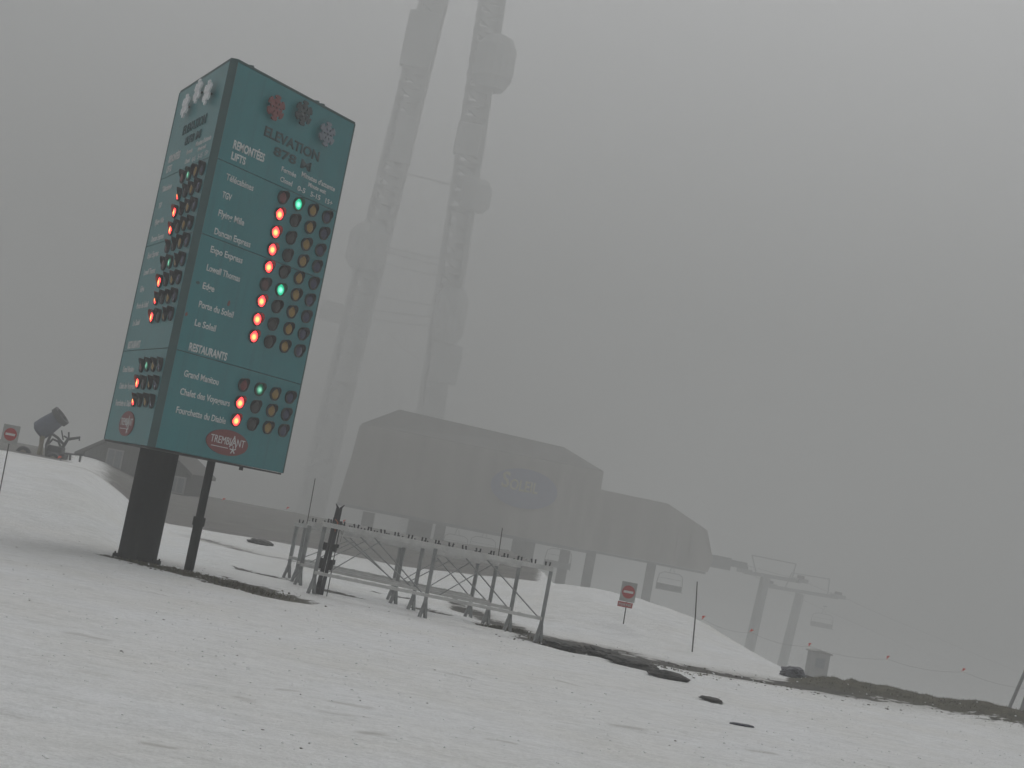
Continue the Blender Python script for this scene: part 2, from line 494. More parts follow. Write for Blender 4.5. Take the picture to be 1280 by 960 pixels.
def build_ground():
    azs = np.concatenate([np.arange(-180, -24, 6.0), np.arange(-24, 24.01, 0.11), np.arange(29.5, 180, 6.0)])
    rs = np.concatenate([np.arange(0.6, 7, 0.4), np.arange(7, 34, 0.085), np.arange(34, 48, 0.22), np.geomspace(48, 640, 50)])
    A, R_ = np.meshgrid(np.radians(azs), rs, indexing='ij')
    x, y = R_ * np.sin(A), R_ * np.cos(A)
    z = ground_h(x, y)
    az, r = np.degrees(A), R_
    # --- masks
    bare = np.zeros_like(r); dirt_shade = np.zeros_like(r); olive = np.zeros_like(r)
    slush = sstep(35, 40, r)
    farm = sstep(-15.6, -13.2, az) * (1 - sstep(1.9, 2.9, az))
    edge = np.interp(az, [-16, -13.4, -11.6, -9, -7.8, -5, -2.7, 0.2, 3], [37, 38.5, 40.5, 41.5, 41.5, 41.5, 40.5, 39, 37])
    bare = np.maximum(bare, farm * sstep(-0.6, 0.8, r - edge - 0.8 * vnoise(x, y, 0.7, 8)))
    # worn ground further left, behind the snow bank
    bare = np.maximum(bare, (1 - sstep(-16.5, -15.0, az)) * sstep(44, 48, r) * (1 - sstep(120, 160, r)) * 0.9)
    track = band(az, r, [(560, 752), (620, 772), (681, 791), (742, 804), (823, 822), (900, 837), (985, 850), (1060, 860), (1122, 868), (1180, 880), (1300, 895)],
                 [(560, 760), (620, 781), (681, 803), (742, 813), (815, 829), (900, 845), (985, 860), (1047, 871), (1110, 882), (1172, 892), (1300, 912)])
    rib = np.sin((r - 0.16 * az) * 4.2 + 2.5 * vnoise(x, y, 0.35, 12))
    track = track * (0.70 + 0.26 * rib)
    bare = np.maximum(bare, track)
    dirt_shade = np.maximum(dirt_shade, np.clip(track * 2, 0, 1))
    bermm = sstep(12.0, 12.6, az) * np.exp(-((r - 26.1) / 1.0) ** 4)
    bare = np.maximum(bare, bermm * 1.1)
    olive = np.maximum(olive, bermm)
    bare = np.maximum(bare, (1 - 0) * sstep(12.2, 13.0, az) * sstep(26.4, 27.2, r) * (1 - sstep(60, 80, r)))
    for q in [(152, 697, 205, 709, 0.36), (205, 708, 240, 716, 0.50), (240, 716, 300, 729, 0.62), (290, 730, 352, 744, 0.52),
              (312, 713, 345, 720, 0.30), (413, 738, 438, 743, 0.26), (523, 759, 546, 764, 0.24), (612, 781, 650, 788, 0.34),
              (676, 799, 722, 813, 0.42), (730, 812, 820, 838, 0.30), (475, 741, 500, 746, 0.2), (880, 873, 896, 877, 0.08)]:
        bl = blob(x, y, *q)
        bare = np.maximum(bare, bl * 0.98)
        if q[0] < 300: olive = np.maximum(olive, np.clip(bl, 0, 1) * 0.7)
    for q in [(255, 676, 300, 688, 0.5), (300, 688, 362, 702, 0.45), (0, 613, 60, 628, 0.5), (60, 628, 130, 648, 0.4)]:  # right-hand pair paints a ledge's shadow line, left-hand pair is dirt
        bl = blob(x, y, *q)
        dirt_shade = np.maximum(dirt_shade, bl * 0.75)
        if q[0] in (255, 300): bare = np.maximum(bare, bl * 0.5)  # the ledge's shadow line is put into the soil mask too
    for q in [(417, 878, 460, 885, 0.05), (456, 918, 472, 919, 0.07), (298, 873, 312, 876, 0.05), (350, 862, 372, 864, 0.04), (560, 840, 590, 846, 0.05),
              (770, 905, 800, 910, 0.06), (940, 937, 965, 941, 0.06), (700, 850, 730, 858, 0.05), (180, 930, 215, 936, 0.04), (610, 925, 640, 930, 0.04), (90, 790, 130, 798, 0.06)]:
        dirt_shade = np.maximum(dirt_shade, 0.9 * blob(x, y, *q))
    dirt_shade = np.maximum(dirt_shade, 0.2 * blob(x, y, 40, 680, 150, 697, 1.0))  # shade of the hollow beside the column, painted into the snow colour
    dirt_shade = np.maximum(dirt_shade, 0.25 * sstep(24, 33, r) * sstep(-9, -7, az) * (1 - sstep(-1, 1, az)))
    # soil lies a little lower than the snow crust, with a broken edge
    z = z - 0.05 * np.clip(bare, 0, 1) * (1 - sstep(45, 60, r)) * (1 - sstep(11.6, 12.2, az))
    na, nr = x.shape
    V = np.stack([x, y, z], -1).reshape(-1, 3)
    V = np.vstack([V, [[0, 0, gz(0.0, 0.01)]]])
    i = np.arange(na)[:, None]; j = np.arange(nr - 1)[None, :]
    i2 = (i + 1) % na
    Q = np.stack([i * nr + j, i * nr + j + 1, i2 * nr + j + 1, i2 * nr + j], -1).reshape(-1, 4)
    T = np.stack([np.full(na, len(V) - 1), np.arange(na) * nr, ((np.arange(na) + 1) % na) * nr], -1)
    me = bpy.data.meshes.new("ground")
    nl = Q.size + T.size
    me.vertices.add(len(V)); me.vertices.foreach_set("co", V.astype(np.float32).ravel())
    me.loops.add(nl); me.loops.foreach_set("vertex_index", np.concatenate([Q.ravel(), T.ravel()]).astype(np.int32))
    npoly = len(Q) + len(T)
    me.polygons.add(npoly)
    starts = np.concatenate([np.arange(len(Q)) * 4, Q.size + np.arange(len(T)) * 3]).astype(np.int32)
    me.polygons.foreach_set("loop_start", starts)
    me.polygons.foreach_set("use_smooth", np.ones(npoly, bool))
    me.update(calc_edges=True)
    for nm, arr in (("bare", bare), ("dirt_shade", dirt_shade), ("olive", olive), ("slush", slush)):
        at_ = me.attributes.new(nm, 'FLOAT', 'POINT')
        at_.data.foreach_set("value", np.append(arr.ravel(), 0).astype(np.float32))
    me.validate()
    if me.polygons[0].normal.z < 0: me.flip_normals()
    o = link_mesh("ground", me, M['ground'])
    tag(o, "old grey snow with bare muddy strips and patches", None, None, "structure")
build_ground()

# ------------------------------------------------------------------ haze
hm = bpy.data.materials.new("thick pale fog")
hm.use_nodes = True
hn = hm.node_tree
for n in list(hn.nodes):
    if n.type != 'OUTPUT_MATERIAL': hn.nodes.remove(n)
hv = hn.nodes.new("ShaderNodeVolumePrincipled")
hv.inputs["Color"].default_value = (*HAZE_COLOR, 1)
hv.inputs["Density"].default_value = HAZE_DENSITY
hv.inputs["Anisotropy"].default_value = 0.0
hn.links.new(hv.outputs[0], [n for n in hn.nodes if n.type == 'OUTPUT_MATERIAL'][0].inputs["Volume"])
hz = MB().box((0, 0, 46.0), (1300, 1300, 121)).build("haze", hm)
tag(hz, "thick grey fog filling the whole place", None, None, "stuff")

# ------------------------------------------------------------------ lift status sign
S_C = Vector((-5.215, 22.504, 1.816))          # lower end of the corner nearest the camera
S_W, S_H = 3.235, 6.144
yaw = math.radians(32.94)
d1 = Vector((math.sin(yaw), math.cos(yaw), 0))
d2 = Vector((math.sin(yaw - math.pi / 3), math.cos(yaw - math.pi / 3), 0))
base_xy = S_C + (d1 + d2) * (S_W / 3)
S_B = Vector((base_xy.x, base_xy.y, gz(base_xy.x, base_xy.y)))
sign = empty("lift_status_sign", S_B, 0, "tall three-sided teal board of red and green lamps standing on a dark column", "status sign")
Z = Vector((0, 0, 1))
CH = 0.11                                       # chamfer of the three corners
faces = {
    'front': (S_C - S_B, d1, Vector((d1.y, -d1.x, 0))),
    'side': (S_C + d2 * S_W - S_B, -d2, Vector((-d2.y, d2.x, 0))),
}
R_ = S_C + d1 * S_W; L_ = S_C + d2 * S_W
dr = (L_ - R_).normalized()
faces['rear'] = (R_ - S_B, dr, Vector((dr.y, -dr.x, 0)))

def fp(face, u, v, n=0.0):
    O, U, Nn = faces[face]
    return O + U * u + Z * v + Nn * n

def fM(face, u, v, n=0.0, roll=0.0):
    O, U, Nn = faces[face]
    m = Matrix((U, Z, Nn)).transposed().to_4x4()
    m.translation = fp(face, u, v, n)
    return m @ Matrix.Rotation(roll, 4, 'Z')

# inner core of the cabinet, top lid and underside
core = MB()
tri = [S_C - S_B, S_C + d1 * S_W - S_B, S_C + d2 * S_W - S_B]
cen = (tri[0] + tri[1] + tri[2]) / 3
def chamfered(inset, ch):
    P = []
    for k in range(3):
        a, b, c = tri[k - 1], tri[k], tri[(k + 1) % 3]
        P.append(b + (a - b).normalized() * ch); P.append(b + (c - b).normalized() * ch)
    return [cen + (p - cen) * (1 - inset) for p in P]
def slab(poly, z0, z1):
    n = len(poly)
    vs = [(p.x, p.y, S_C.z - S_B.z + z0) for p in poly] + [(p.x, p.y, S_C.z - S_B.z + z1) for p in poly]
    fs = [tuple(range(n)), tuple(range(n, 2 * n))] + [(i, (i + 1) % n, (i + 1) % n + n, i + n) for i in range(n)]
    return vs, fs
core.add(*slab(chamfered(0.035, CH + 0.06), 0.03, S_H - 0.03))
core.build("cabinet", M['under'], sign)
MB().add(*slab(chamfered(0.0, CH + 0.005), S_H, S_H + 0.035)).build("top_lid", M['teal_dark'], sign)
MB().add(*slab(chamfered(0.01, CH + 0.02), -0.03, -0.003)).build("underside", M['under'], sign)
# face panels, stacked, with open joints
for f in ('front', 'side', 'rear'):
    cuts = [0.0, 1.535, 3.375, 4.575, S_H]
    O, U, Nn = faces[f]
    for a, b in zip(cuts[:-1], cuts[1:]):
        g = 0.006
        mb = MB()
        q = Matrix((U, Z, Nn)).transposed()
        mb.box(fp(f, S_W / 2, (a + b) / 2, -0.015), (S_W - 2 * CH - 0.016, b - a - 2 * g, 0.03), q)
        mb.build("face_panel", M['teal'], sign, bevel=0.004)
# corner trims, set back a little between the panels
for k in range(3):
    b = tri[k]; a, c = tri[k - 1], tri[(k + 1) % 3]
    p, q = b + (a - b).normalized() * CH, b + (c - b).normalized() * CH
    out = (b - cen).normalized()
    mid = (p + q) / 2 - out * 0.02
    w = (q - p).normalized()
    mq = Matrix((w, Z, w.cross(Z))).transposed()
    MB().box(mid + Z * (S_H / 2), (CH + 0.02, S_H - 0.004, 0.05), mq).build("corner_trim", M['teal_dark'], sign)
# lifting lugs along the top edge
for f, us in (('front', (0.55, 2.2, 2.35)), ('side', (0.55, 2.3))):
    for u in us:
        MB().box(fp(f, u, S_H + 0.06, -0.12), (0.07, 0.07, 0.06)).build("lifting_lug", M['teal_dark'], sign)
MB().box(fp('front', 2.25, -0.055, -0.15), (0.06, 0.06, 0.06)).build("lower_lug", M['under'], sign)
# column with base plate, and the conduit beside it
hcol = S_C.z - S_B.z
CX, CY = -0.33, -0.06
MB().tube([(CX, CY, -0.25), (CX, CY, hcol + 0.02)], 0.315, 32).build("column", M['post'], sign, smooth=False)
fl = MB().tube([(CX, CY, -0.02), (CX, CY, 0.035)], 0.39, 28)
for k in range(8):
    a = k * math.pi / 4 + 0.2
    fl.tube([(CX + 0.355 * math.cos(a), CY + 0.355 * math.sin(a), 0.02), (CX + 0.355 * math.cos(a), CY + 0.355 * math.sin(a), 0.07)], 0.014, 6)
fl.build("base_plate", M['post'], sign)
cp = Vector((-4.57, 24.22, gz(-4.57, 24.22))) - S_B
cpt = Vector((-4.55, 23.9, 0)) - S_B
cond = MB().tube([(cp.x, cp.y, -0.2), (cp.x, cp.y, 0.78)], 0.080, 12).tube([(cp.x, cp.y, 0.72), (cp.x, cp.y, 0.86)], 0.10, 12)
cond.tube([(cp.x, cp.y, 0.8), (cp.x, cp.y, hcol - 0.01)], 0.068, 12)
cond.build("conduit", M['post'], sign)

# lettering ----------------------------------------------------------
_txt = {}
def text_mesh(s, width, cap, bold=0.012, depth=0.006):
    key = (s, round(width, 3), round(cap, 3), bold, depth)
    if key in _txt: return _txt[key]
    cu = bpy.data.curves.new("lettering", 'FONT')
    cu.body = s
    cu.size = 1.0
    cu.offset = bold
    cu.resolution_u = 3
    to = bpy.data.objects.new("lettering_source", cu)
    col.objects.link(to)
    dg = bpy.context.evaluated_depsgraph_get()
    me = bpy.data.meshes.new_from_object(to.evaluated_get(dg))
    bpy.data.objects.remove(to)
    bpy.data.curves.remove(cu)
    n = len(me.vertices)
    co = np.empty(n * 3, np.float32); me.vertices.foreach_get("co", co); co = co.reshape(-1, 3)
    w = co[:, 0].max() - co[:, 0].min()
    co[:, 0] = (co[:, 0] - co[:, 0].min()) * (width / w)
    co[:, 1] *= cap / 0.73
    me.vertices.foreach_set("co", co.ravel())
    bm = bmesh.new(); bm.from_mesh(me)
    r = bmesh.ops.extrude_face_region(bm, geom=bm.faces[:])
    bmesh.ops.translate(bm, verts=[g for g in r['geom'] if isinstance(g, bmesh.types.BMVert)], vec=(0, 0, depth))
    bmesh.ops.recalc_face_normals(bm, faces=bm.faces)
    bm.to_mesh(me); bm.free()
    me.name = "lettering"
    _txt[key] = me
    return me

def lettering(face, s, u, v, width, cap, mat, n=0.001, depth=0.004, bold=0.021, parent=None):
    me = text_mesh(s, width, cap, bold, depth).copy()
    me.materials.clear(); me.materials.append(mat)
    o = bpy.data.objects.new("lettering", me)
    col.objects.link(o)
    o.parent = parent or sign
    if parent is None: o.matrix_local = fM(face, u, v, n)
    return o

rows_v = [4.42, 4.13, 3.835, 3.54, 3.25, 2.955, 2.665, 2.37, 2.075, 1.27, 0.985, 0.695]
names = ["Télécabines", "TGV", "Flying Mile", "Duncan Express", "Expo Express", "Lowell Thomas", "Edge", "Porte du Soleil", "Le Soleil",
         "Grand Manitou", "Chalet des Voyageurs", "Fourchette du Diable"]
wid = [0.64, 0.21, 0.60, 0.84, 0.74, 0.77, 0.26, 0.79, 0.47, 0.78, 1.13, 1.12]
cols_u = [1.72, 2.11, 2.50, 2.88]

# snowflake emblem
def flake_mesh(r, mat):
    mb = MB()
    for k in range(6):
        a = k * math.pi / 3 + math.pi / 6
        d = Vector((math.cos(a), math.sin(a), 0))
        mb.bar(d * 0.02 + Vector((0, 0, 0.0004 * k)), d * r + Vector((0, 0, 0.0004 * k)), 0.046, 0.032)
        for t, l in ((0.42, 0.36), (0.72, 0.34)):
            for s in (-1, 1):
                e = Vector((math.cos(a + s * 0.95), math.sin(a + s * 0.95), 0))
                zz = Vector((0, 0, 0.003 + 0.0003 * k + 0.0007 * s))
                mb.bar(d * r * t + zz, d * r * t + e * r * l + zz, 0.040, 0.026)
    return mb.mesh("snowflake_emblem", mat)

# signal lamps -------------------------------------------------------
def housing_mesh():
    mb = MB()
    n = 20
    # flat ring
    vs, fs = [], []
    for (r, z) in ((0.112, 0.0), (0.112, 0.035), (0.093, 0.035), (0.093, 0.012)):
        for k in range(n):
            a = 2 * math.pi * k / n
            vs.append((r * math.cos(a), r * math.sin(a), z))
    for i in range(3):
        for k in range(n):
            k2 = (k + 1) % n
            fs.append((i * n + k, i * n + k2, (i + 1) * n + k2, (i + 1) * n + k))
    mb.add(vs, fs)
    # cap visor over the lens, longest at the top
    m_ = 15
    vs, fs = [], []
    a0, a1 = math.radians(-2), math.radians(182)
    for rr in (0.112, 0.104):
        for k in range(m_):
            t = k / (m_ - 1)
            a = a0 + (a1 - a0) * t
            L = 0.035 + 0.060 * math.sin(math.pi * t) ** 0.8
            vs.append((rr * math.cos(a), rr * math.sin(a), 0.03))
            vs.append((rr * 0.97 * math.cos(a), rr * math.sin(a) + 0.10 * (L - 0.035), L))
    for k in range(m_ - 1):
        a, b = 2 * k, 2 * k + 2
        o = 2 * m_
        fs += [(a, a + 1, b + 1, b), (o + a, o + b, o + b + 1, o + a + 1), (a + 1, o + a + 1, o + b + 1, b + 1)]
    mb.add(vs, fs)
    return mb.mesh("signal_lamp", M['black'])

def lens_mesh():
    mb = MB()
    n, rg = 20, 5
    vs, fs = [(0, 0, 0.045)], []
    for i in range(1, rg + 1):
        t = i / rg
        for k in range(n):
            a = 2 * math.pi * k / n
            vs.append((0.094 * t * math.cos(a), 0.094 * t * math.sin(a), 0.013 + 0.032 * math.sqrt(max(0, 1 - t * t))))
    for k in range(n):
        fs.append((0, 1 + k, 1 + (k + 1) % n))
    for i in range(rg - 1):
        for k in range(n):
            k2 = (k + 1) % n
            fs.append((1 + i * n + k, 1 + (i + 1) * n + k, 1 + (i + 1) * n + k2, 1 + i * n + k2))
    mb.add(vs, fs)
    return mb
hous = housing_mesh()
lens_cache = {k: lens_mesh().mesh("lens", M[k], smooth=True) for k in
              ('red_on', 'green_on', 'green_dim', 'red_off', 'red_dim', 'green_off', 'yellow_off', 'blue_off')}
lit = ['g', 'r', 'r', 'r', 'r', 'g', 'r', 'r', 'r', 'h', 'r', 'r']
def state(face, i, j):
    s = lit[i]
    if face == 'side' and i == 4: s = '-'
    if j == 0:
        return 'red_on' if s == 'r' else ('red_dim' if i in (0, 9) else 'red_off')
    if j == 1:
        if face == 'side' and s == 'g': return 'green_dim'
        return {'g': 'green_on', 'h': 'green_dim'}.get(s, 'green_off')
    return 'yellow_off' if j == 2 else 'blue_off'

for f in ('front', 'side'):
    for i, v in enumerate(rows_v):
        for j, u in enumerate(cols_u):
            o = bpy.data.objects.new("signal_lamp", hous)
            col.objects.link(o); o.parent = sign
            amp = 0.28 if f == 'front' else 0.45
            o.matrix_local = fM(f, u + random.uniform(-.008, .008), v + random.uniform(-.008, .008), 0.0, random.gauss(-0.12, amp * 0.6))
            le = bpy.data.objects.new("lens", lens_cache[state(f, i, j)])
            col.objects.link(le); le.parent = o
    for i, (s, w) in enumerate(zip(names, wid)):
        lettering(f, s, 0.385, rows_v[i] - 0.105, w, 0.105, M['white'])
    lettering(f, "REMONTÉES", 0.39, 4.83, 0.74, 0.135, M['white'], bold=0.035)
    lettering(f, "LIFTS", 0.40, 4.655, 0.33, 0.12, M['white'], bold=0.035)
    lettering(f, "RESTAURANTS", 0.37, 1.575, 0.86, 0.125, M['white'], bold=0.035)
    lettering(f, "Fermée", 1.565, 4.82, 0.37, 0.085, M['white'])
    lettering(f, "Closed", 1.585, 4.655, 0.30, 0.085, M['white'])
    lettering(f, "Minutes d'attente", 2.06, 4.885, 0.89, 0.085, M['white'])
    lettering(f, "Minute wait", 2.27, 4.775, 0.47, 0.075, M['white'])
    lettering(f, "0-5", 2.03, 4.635, 0.20, 0.085, M['white'])
    lettering(f, "5-15", 2.37, 4.635, 0.26, 0.085, M['white'])
    lettering(f, "15+", 2.77, 4.635, 0.19, 0.085, M['white'])
    dl = M['dark_letter'] if f == 'front' else M['faint_letter']
    lettering(f, "ELEVATION", 1.00, 5.24, 1.39, 0.165, dl, n=0.002, depth=0.012, bold=0.02)
    lettering(f, "878 M", 1.30, 5.015, 0.94, 0.15, dl, n=0.002, depth=0.012, bold=0.02)
    for (u, v), mm in zip(((1.07, 5.72), (1.73, 5.86), (2.39, 5.72)),
                          ('flake_red', 'flake_dark', 'flake_grey') if f == 'front' else ('flake_white',) * 3):
        o = bpy.data.objects.new("snowflake_emblem", flake_mesh(0.205, M[mm]))
        col.objects.link(o); o.parent = sign
        o.matrix_local = fM(f, u, v, 0.075)
        pin = MB().tube([fp(f, u, v, -0.005), fp(f, u, v, 0.07)], 0.02, 8).build("emblem_stud", M['under'], sign)
    # resort logo: oval plate with raised lettering
    lg = bpy.data.objects.new("logo_plate", None)
    mb = MB()
    n = 40
    vs = [(0.49 * math.cos(2 * math.pi * k / n), 0.205 * math.sin(2 * math.pi * k / n), z) for z in (0, 0.014) for k in range(n)]
    mb.add(vs, [tuple(range(n)), tuple(range(n, 2 * n))] + [(k, (k + 1) % n, (k + 1) % n + n, k + n) for k in range(n)])
    lg = mb.build("logo_plate", M['logo'], sign)
    lg.matrix_local = fM(f, 1.635 if f == 'front' else 1.50, 0.305, 0.0)
    o = lettering(f, "TREMBLANT", 0, 0, 0.80, 0.125, M['white'], depth=0.004, bold=0.0, parent=lg)
    o.location = (-0.40, -0.03, 0.0145)
    fig = MB()
    fig.bar((0.06, -0.06, 0.016), (0.14, 0.13, 0.016), 0.018, 0.006)
    fig.bar((0.21, -0.06, 0.0163), (0.13, 0.13, 0.0163), 0.018, 0.006)
    for k in range(5):
        a = 0.4 + k * 2 * math.pi / 5
        fig.bar((0.15, -0.10, 0.0165 + k * 0.0003), (0.15 + 0.075 * math.cos(a), -0.10 + 0.065 * math.sin(a), 0.0165 + k * 0.0003), 0.018, 0.005)
    fig.bar((-0.36, -0.085, 0.016), (0.03, -0.085, 0.016), 0.012, 0.004)
    fig.build("logo_figure", M['white'], lg)
# rust stains and a sticker on the front face
for (u, v, w, h, mt) in ((1.02, 2.47, 0.05, 0.10, 'logo'), (0.27, 2.62, 0.10, 0.05, 'dark_letter'), (0.17, 2.1, 0.06, 0.06, 'logo')):
    mb = MB(); n = 9
    pts = [(w * math.cos(2 * math.pi * k / n) * random.uniform(.6, 1.1) * 0.6, h * math.sin(2 * math.pi * k / n) * random.uniform(.6, 1.1) * 0.6) for k in range(n)]
    mb.add([(a, b, 0) for a, b in pts] + [(a, b, 0.002) for a, b in pts],
           [tuple(range(n)), tuple(range(n, 2 * n))] + [(k, (k + 1) % n, (k + 1) % n + n, k + n) for k in range(n)])
    o = mb.build("stuck_scrap", M[mt], sign)
    o.matrix_local = fM('front', u, v, 0.0)

# ------------------------------------------------------------------ ski racks
def rack(legs_px, hz_, label, pegs=17, left_ext=0.0, right_ext=0.0):
    """legs_px: photograph pixels of the three feet; hz_ height of the top rail"""
    feet = [put(*q) for q in legs_px]
    base = (feet[0] + feet[-1]) / 2
    base.z = gz(base.x, base.y)
    dirv = (feet[-1] - feet[0]); dirv.z = 0
    ang = math.atan2(dirv.y, dirv.x)
    t = empty("ski_rack", base, ang, label, "ski rack", "steel ski racks standing in rows")
    inv = Matrix.Rotation(-ang, 4, 'Z') @ Matrix.Translation(-base)
    xs = [(inv @ p).x for p in feet]
    x0, x1 = xs[0], xs[-1]
    zs = [(inv @ p).z for p in feet]
    for x, zf in zip(xs, zs):
        lg = MB()
        s = 0.056
        lg.box((x, 0, (hz_ + zf) / 2 + 0.04), (s, s * 0.8, hz_ - zf - 0.08))
        lg.bar((x, 0.0, zf + 0.26), (x - 0.055, -0.05, zf - 0.08), 0.05, 0.045)
        lg.bar((x, 0.0, zf + 0.26), (x + 0.045, 0.05, zf - 0.08), 0.05, 0.045)
        lg.build("leg", M['alu_dark'], t)
    # top rail: channel with a lip
    a, b = x0 - 0.03 - left_ext, x1 + 0.03 + right_ext
    MB().box(((a + b) / 2, -0.030, hz_), (b - a, 0.045, 0.075)).box(((a + b) / 2, 0.035, hz_ + 0.010), (b - a, 0.07, 0.035)).build("top_rail", M['alu_pale'], t)
    low = MB().box(((x0 + x1) / 2, -0.045, 0.36), (x1 - x0, 0.04, 0.05))
    low.build("lower_rail", M['alu_pale'], t)
    # scalloped tail rest behind the lower rail
    sc_ = MB()
    n = int((x1 - x0) / 0.05)
    poly = [(x0, 0.335)] + [(x0 + (x1 - x0) * k / n, 0.360 + 0.035 * max(0, math.sin(k * 0.05 * 2 * math.pi / 0.30))) for k in range(n + 1)] + [(x1, 0.335)]
    sc_.prism(poly, 0.02, 0.04)
    sc_.build("tail_rest", M['alu_pale'], t)
    # diagonals
    for xa, xb in zip(xs[:-1], xs[1:]):
        d = xb - xa
        MB().tube([(xa + 0.45 * d, 0.04, hz_ - 0.06), (xb - 0.08, -0.01, 0.38)], 0.012, 6).build("diagonal_brace", M['alu_dark'], t)
        MB().tube([(xa + 0.50 * d, 0.065, hz_ - 0.10), (xa + 0.10 * d, 0.065, 0.40)], 0.009, 6).build("diagonal_brace", M['alu'], t)
    # pegs in pairs along the top rail
    pm = MB().tube([(0, 0, 0), (0, 0, 0.045), (0, 0.004, 0.07)], [0.013, 0.013, 0.016], 7).mesh("peg", M['black'])
    for k in range(pegs):
        x = a + 0.10 + (b - a - 0.20) * k / (pegs - 1)
        for dx in (-0.028, 0.028):
            p = bpy.data.objects.new("peg", pm)
            col.objects.link(p); p.parent = t
            p.location = (x + dx, -0.01, hz_ + 0.028)
            p.rotation_euler = (random.uniform(-.2, .2), random.uniform(-.15, .15), random.uniform(0, 6))
    return t, xs, base, ang

o4 = lambda x, y: (340 + x / 3.3684, 600 + y / 3.3684)
r1, xs1, rb1, ra1 = rack([o4(165, 478), o4(655, 576), o4(1120, 678)], 1.145, "ski rack of the front row, with black skis leaning at its near end")
rack([o4(108, 442), o4(566, 548), o4(990, 633)], 1.075, "ski rack just behind the front row, its rail a little lower")
rack([o4(95, 430), o4(505, 520), o4(900, 603)], 1.01, "third ski rack back, second farthest from the front row", pegs=15)
rack([o4(62, 408), o4(455, 503), o4(825, 576)], 0.97, "rearmost ski rack, nearest the snow mound", pegs=15)

# skis and poles at the left end of the front rack
foot = put(*o4(195, 482))
def ski(dx, lean, label):
    t = empty("ski", foot + Vector((dx, 0.03 if dx < 0 else 0.06, 0)), 0, label, "ski", "skis at the end of the front rack")
    mb = MB()
    ctrl = [(0.0, 0.0, 0.050), (0.35, 0.004, 0.042), (0.80, 0.0, 0.037), (1.15, 0.0, 0.042), (1.45, -0.006, 0.045), (1.54, 0.0, 0.030), (1.60, 0.035, 0.010)]
    vs, fs = [], []
    for (h, bend, w) in ctrl:
        h *= 0.93; w *= 0.72; bend *= 1.25
        sx = lean * h
        b = bend * (1 if dx > 0 else -1)
        vs += [(sx + b - w, -.008, h), (sx + b + w, -.008, h), (sx + b + w, .008, h), (sx + b - w, .008, h)]
    for i in range(len(ctrl) - 1):
        for k in range(4):
            fs.append((4 * i + k, 4 * i + (k + 1) % 4, 4 * i + 4 + (k + 1) % 4, 4 * i + 4 + k))
    fs += [(0, 1, 2, 3), tuple(len(vs) - 4 + k for k in range(4))]
    mb.add(vs, fs)
    mb.build("blade", M['ski'], t)
    s = 1 if dx > 0 else -1
    for h, ln in ((0.50, 0.17), (0.78, 0.12)):
        bb = MB().box((lean * h + s * 0.05, 0, h), (0.075, 0.07, ln)).box((lean * h + s * 0.085, 0, h + ln * 0.3), (0.05, 0.05, ln * 0.5))
        bb.build("binding", M['black'], t, bevel=0.008)
    return t
ski(-0.022, 0.035, "black ski at the rack end, tip bent towards the sign")
ski(0.035, 0.030, "black ski at the rack end, tip bent away from the sign")
def ski_pole(off, top, h, label):
    t = empty("ski_pole", foot + Vector(off), 0, label, "ski pole", "ski poles at the end of the front rack")
    tp = Vector(top)
    MB().tube([(0, 0, -0.03), tp * 0.9], 0.008, 6).build("shaft", M['ski'], t)
    MB().tube([tp * 0.9, tp], [0.016, 0.021], 8).build("grip", M['black'], t)
    MB().tube([tp * 0.08, tp * 0.085], [0.045, 0.05], 10).build("basket", M['black'], t)
    st = MB().tube([tp * 0.99, tp * 0.97 + Vector((0.07, 0.0, -0.03)), tp * 0.9 + Vector((0.06, 0, -0.10)), tp * 0.93], 0.009, 5)
    st.build("strap", M['orange'] if off[0] < 0 else M['black'], t)
    return t
ski_pole((-0.06, -0.05, 0), (0.075, 0.03, 1.26), 1.2, "ski pole with an orange strap, leaning against the black skis")
ski_pole((0.14, -0.02, 0), (-0.015, 0.02, 1.22), 1.2, "plain black ski pole standing upright beside the black skis")

# ------------------------------------------------------------------ grass tufts on the bare strips
def tufts(name, label, segs, n, hmax, mat):
    mb = MB()
    for _ in range(n):
        (x0, y0, x1, y1, hw) = random.choice(segs)
        t = random.random()
        p = on_ground(x0 + (x1 - x0) * t, y0 + (y1 - y0) * t)
        x = p.x + random.gauss(0, hw * 0.35); y = p.y + random.gauss(0, hw * 0.45)
        z = gz(x, y) - 0.04
        for k in range(random.randint(2, 4)):
            a = random.uniform(0, 6.28); h = random.uniform(0.3, 1.0) * hmax; l = random.uniform(0.1, 0.9) * h
            w = 0.006
            c, s = math.cos(a), math.sin(a)
            b = len(mb.v)
            mb.add([(x - s * w, y + c * w, z), (x + s * w, y - c * w, z), (x + c * l * .5 + s * w, y + s * l * .5 - c * w, z + h * .75), (x + c * l, y + s * l, z + h)],
                   [(0, 1, 2), (0, 2, 3)])
    me = bpy.data.meshes.new(name)
    me.from_pydata(mb.v, [], mb.f)
    o = link_mesh(name, me, mat)
    tag(o, label, None, None, "stuff")
M['grass'] = paint("dead flattened grass", (0.085, 0.078, 0.042), 0.8, var=0.5, scale=12)
tufts("dead_grass", "short dead grass showing through along the foot of the sign column",
      [(160, 699, 240, 717, 0.35), (240, 717, 350, 744, 0.45), (676, 800, 722, 813, 0.35), (612, 781, 650, 788, 0.25)], 1300, 0.07, M['grass'])
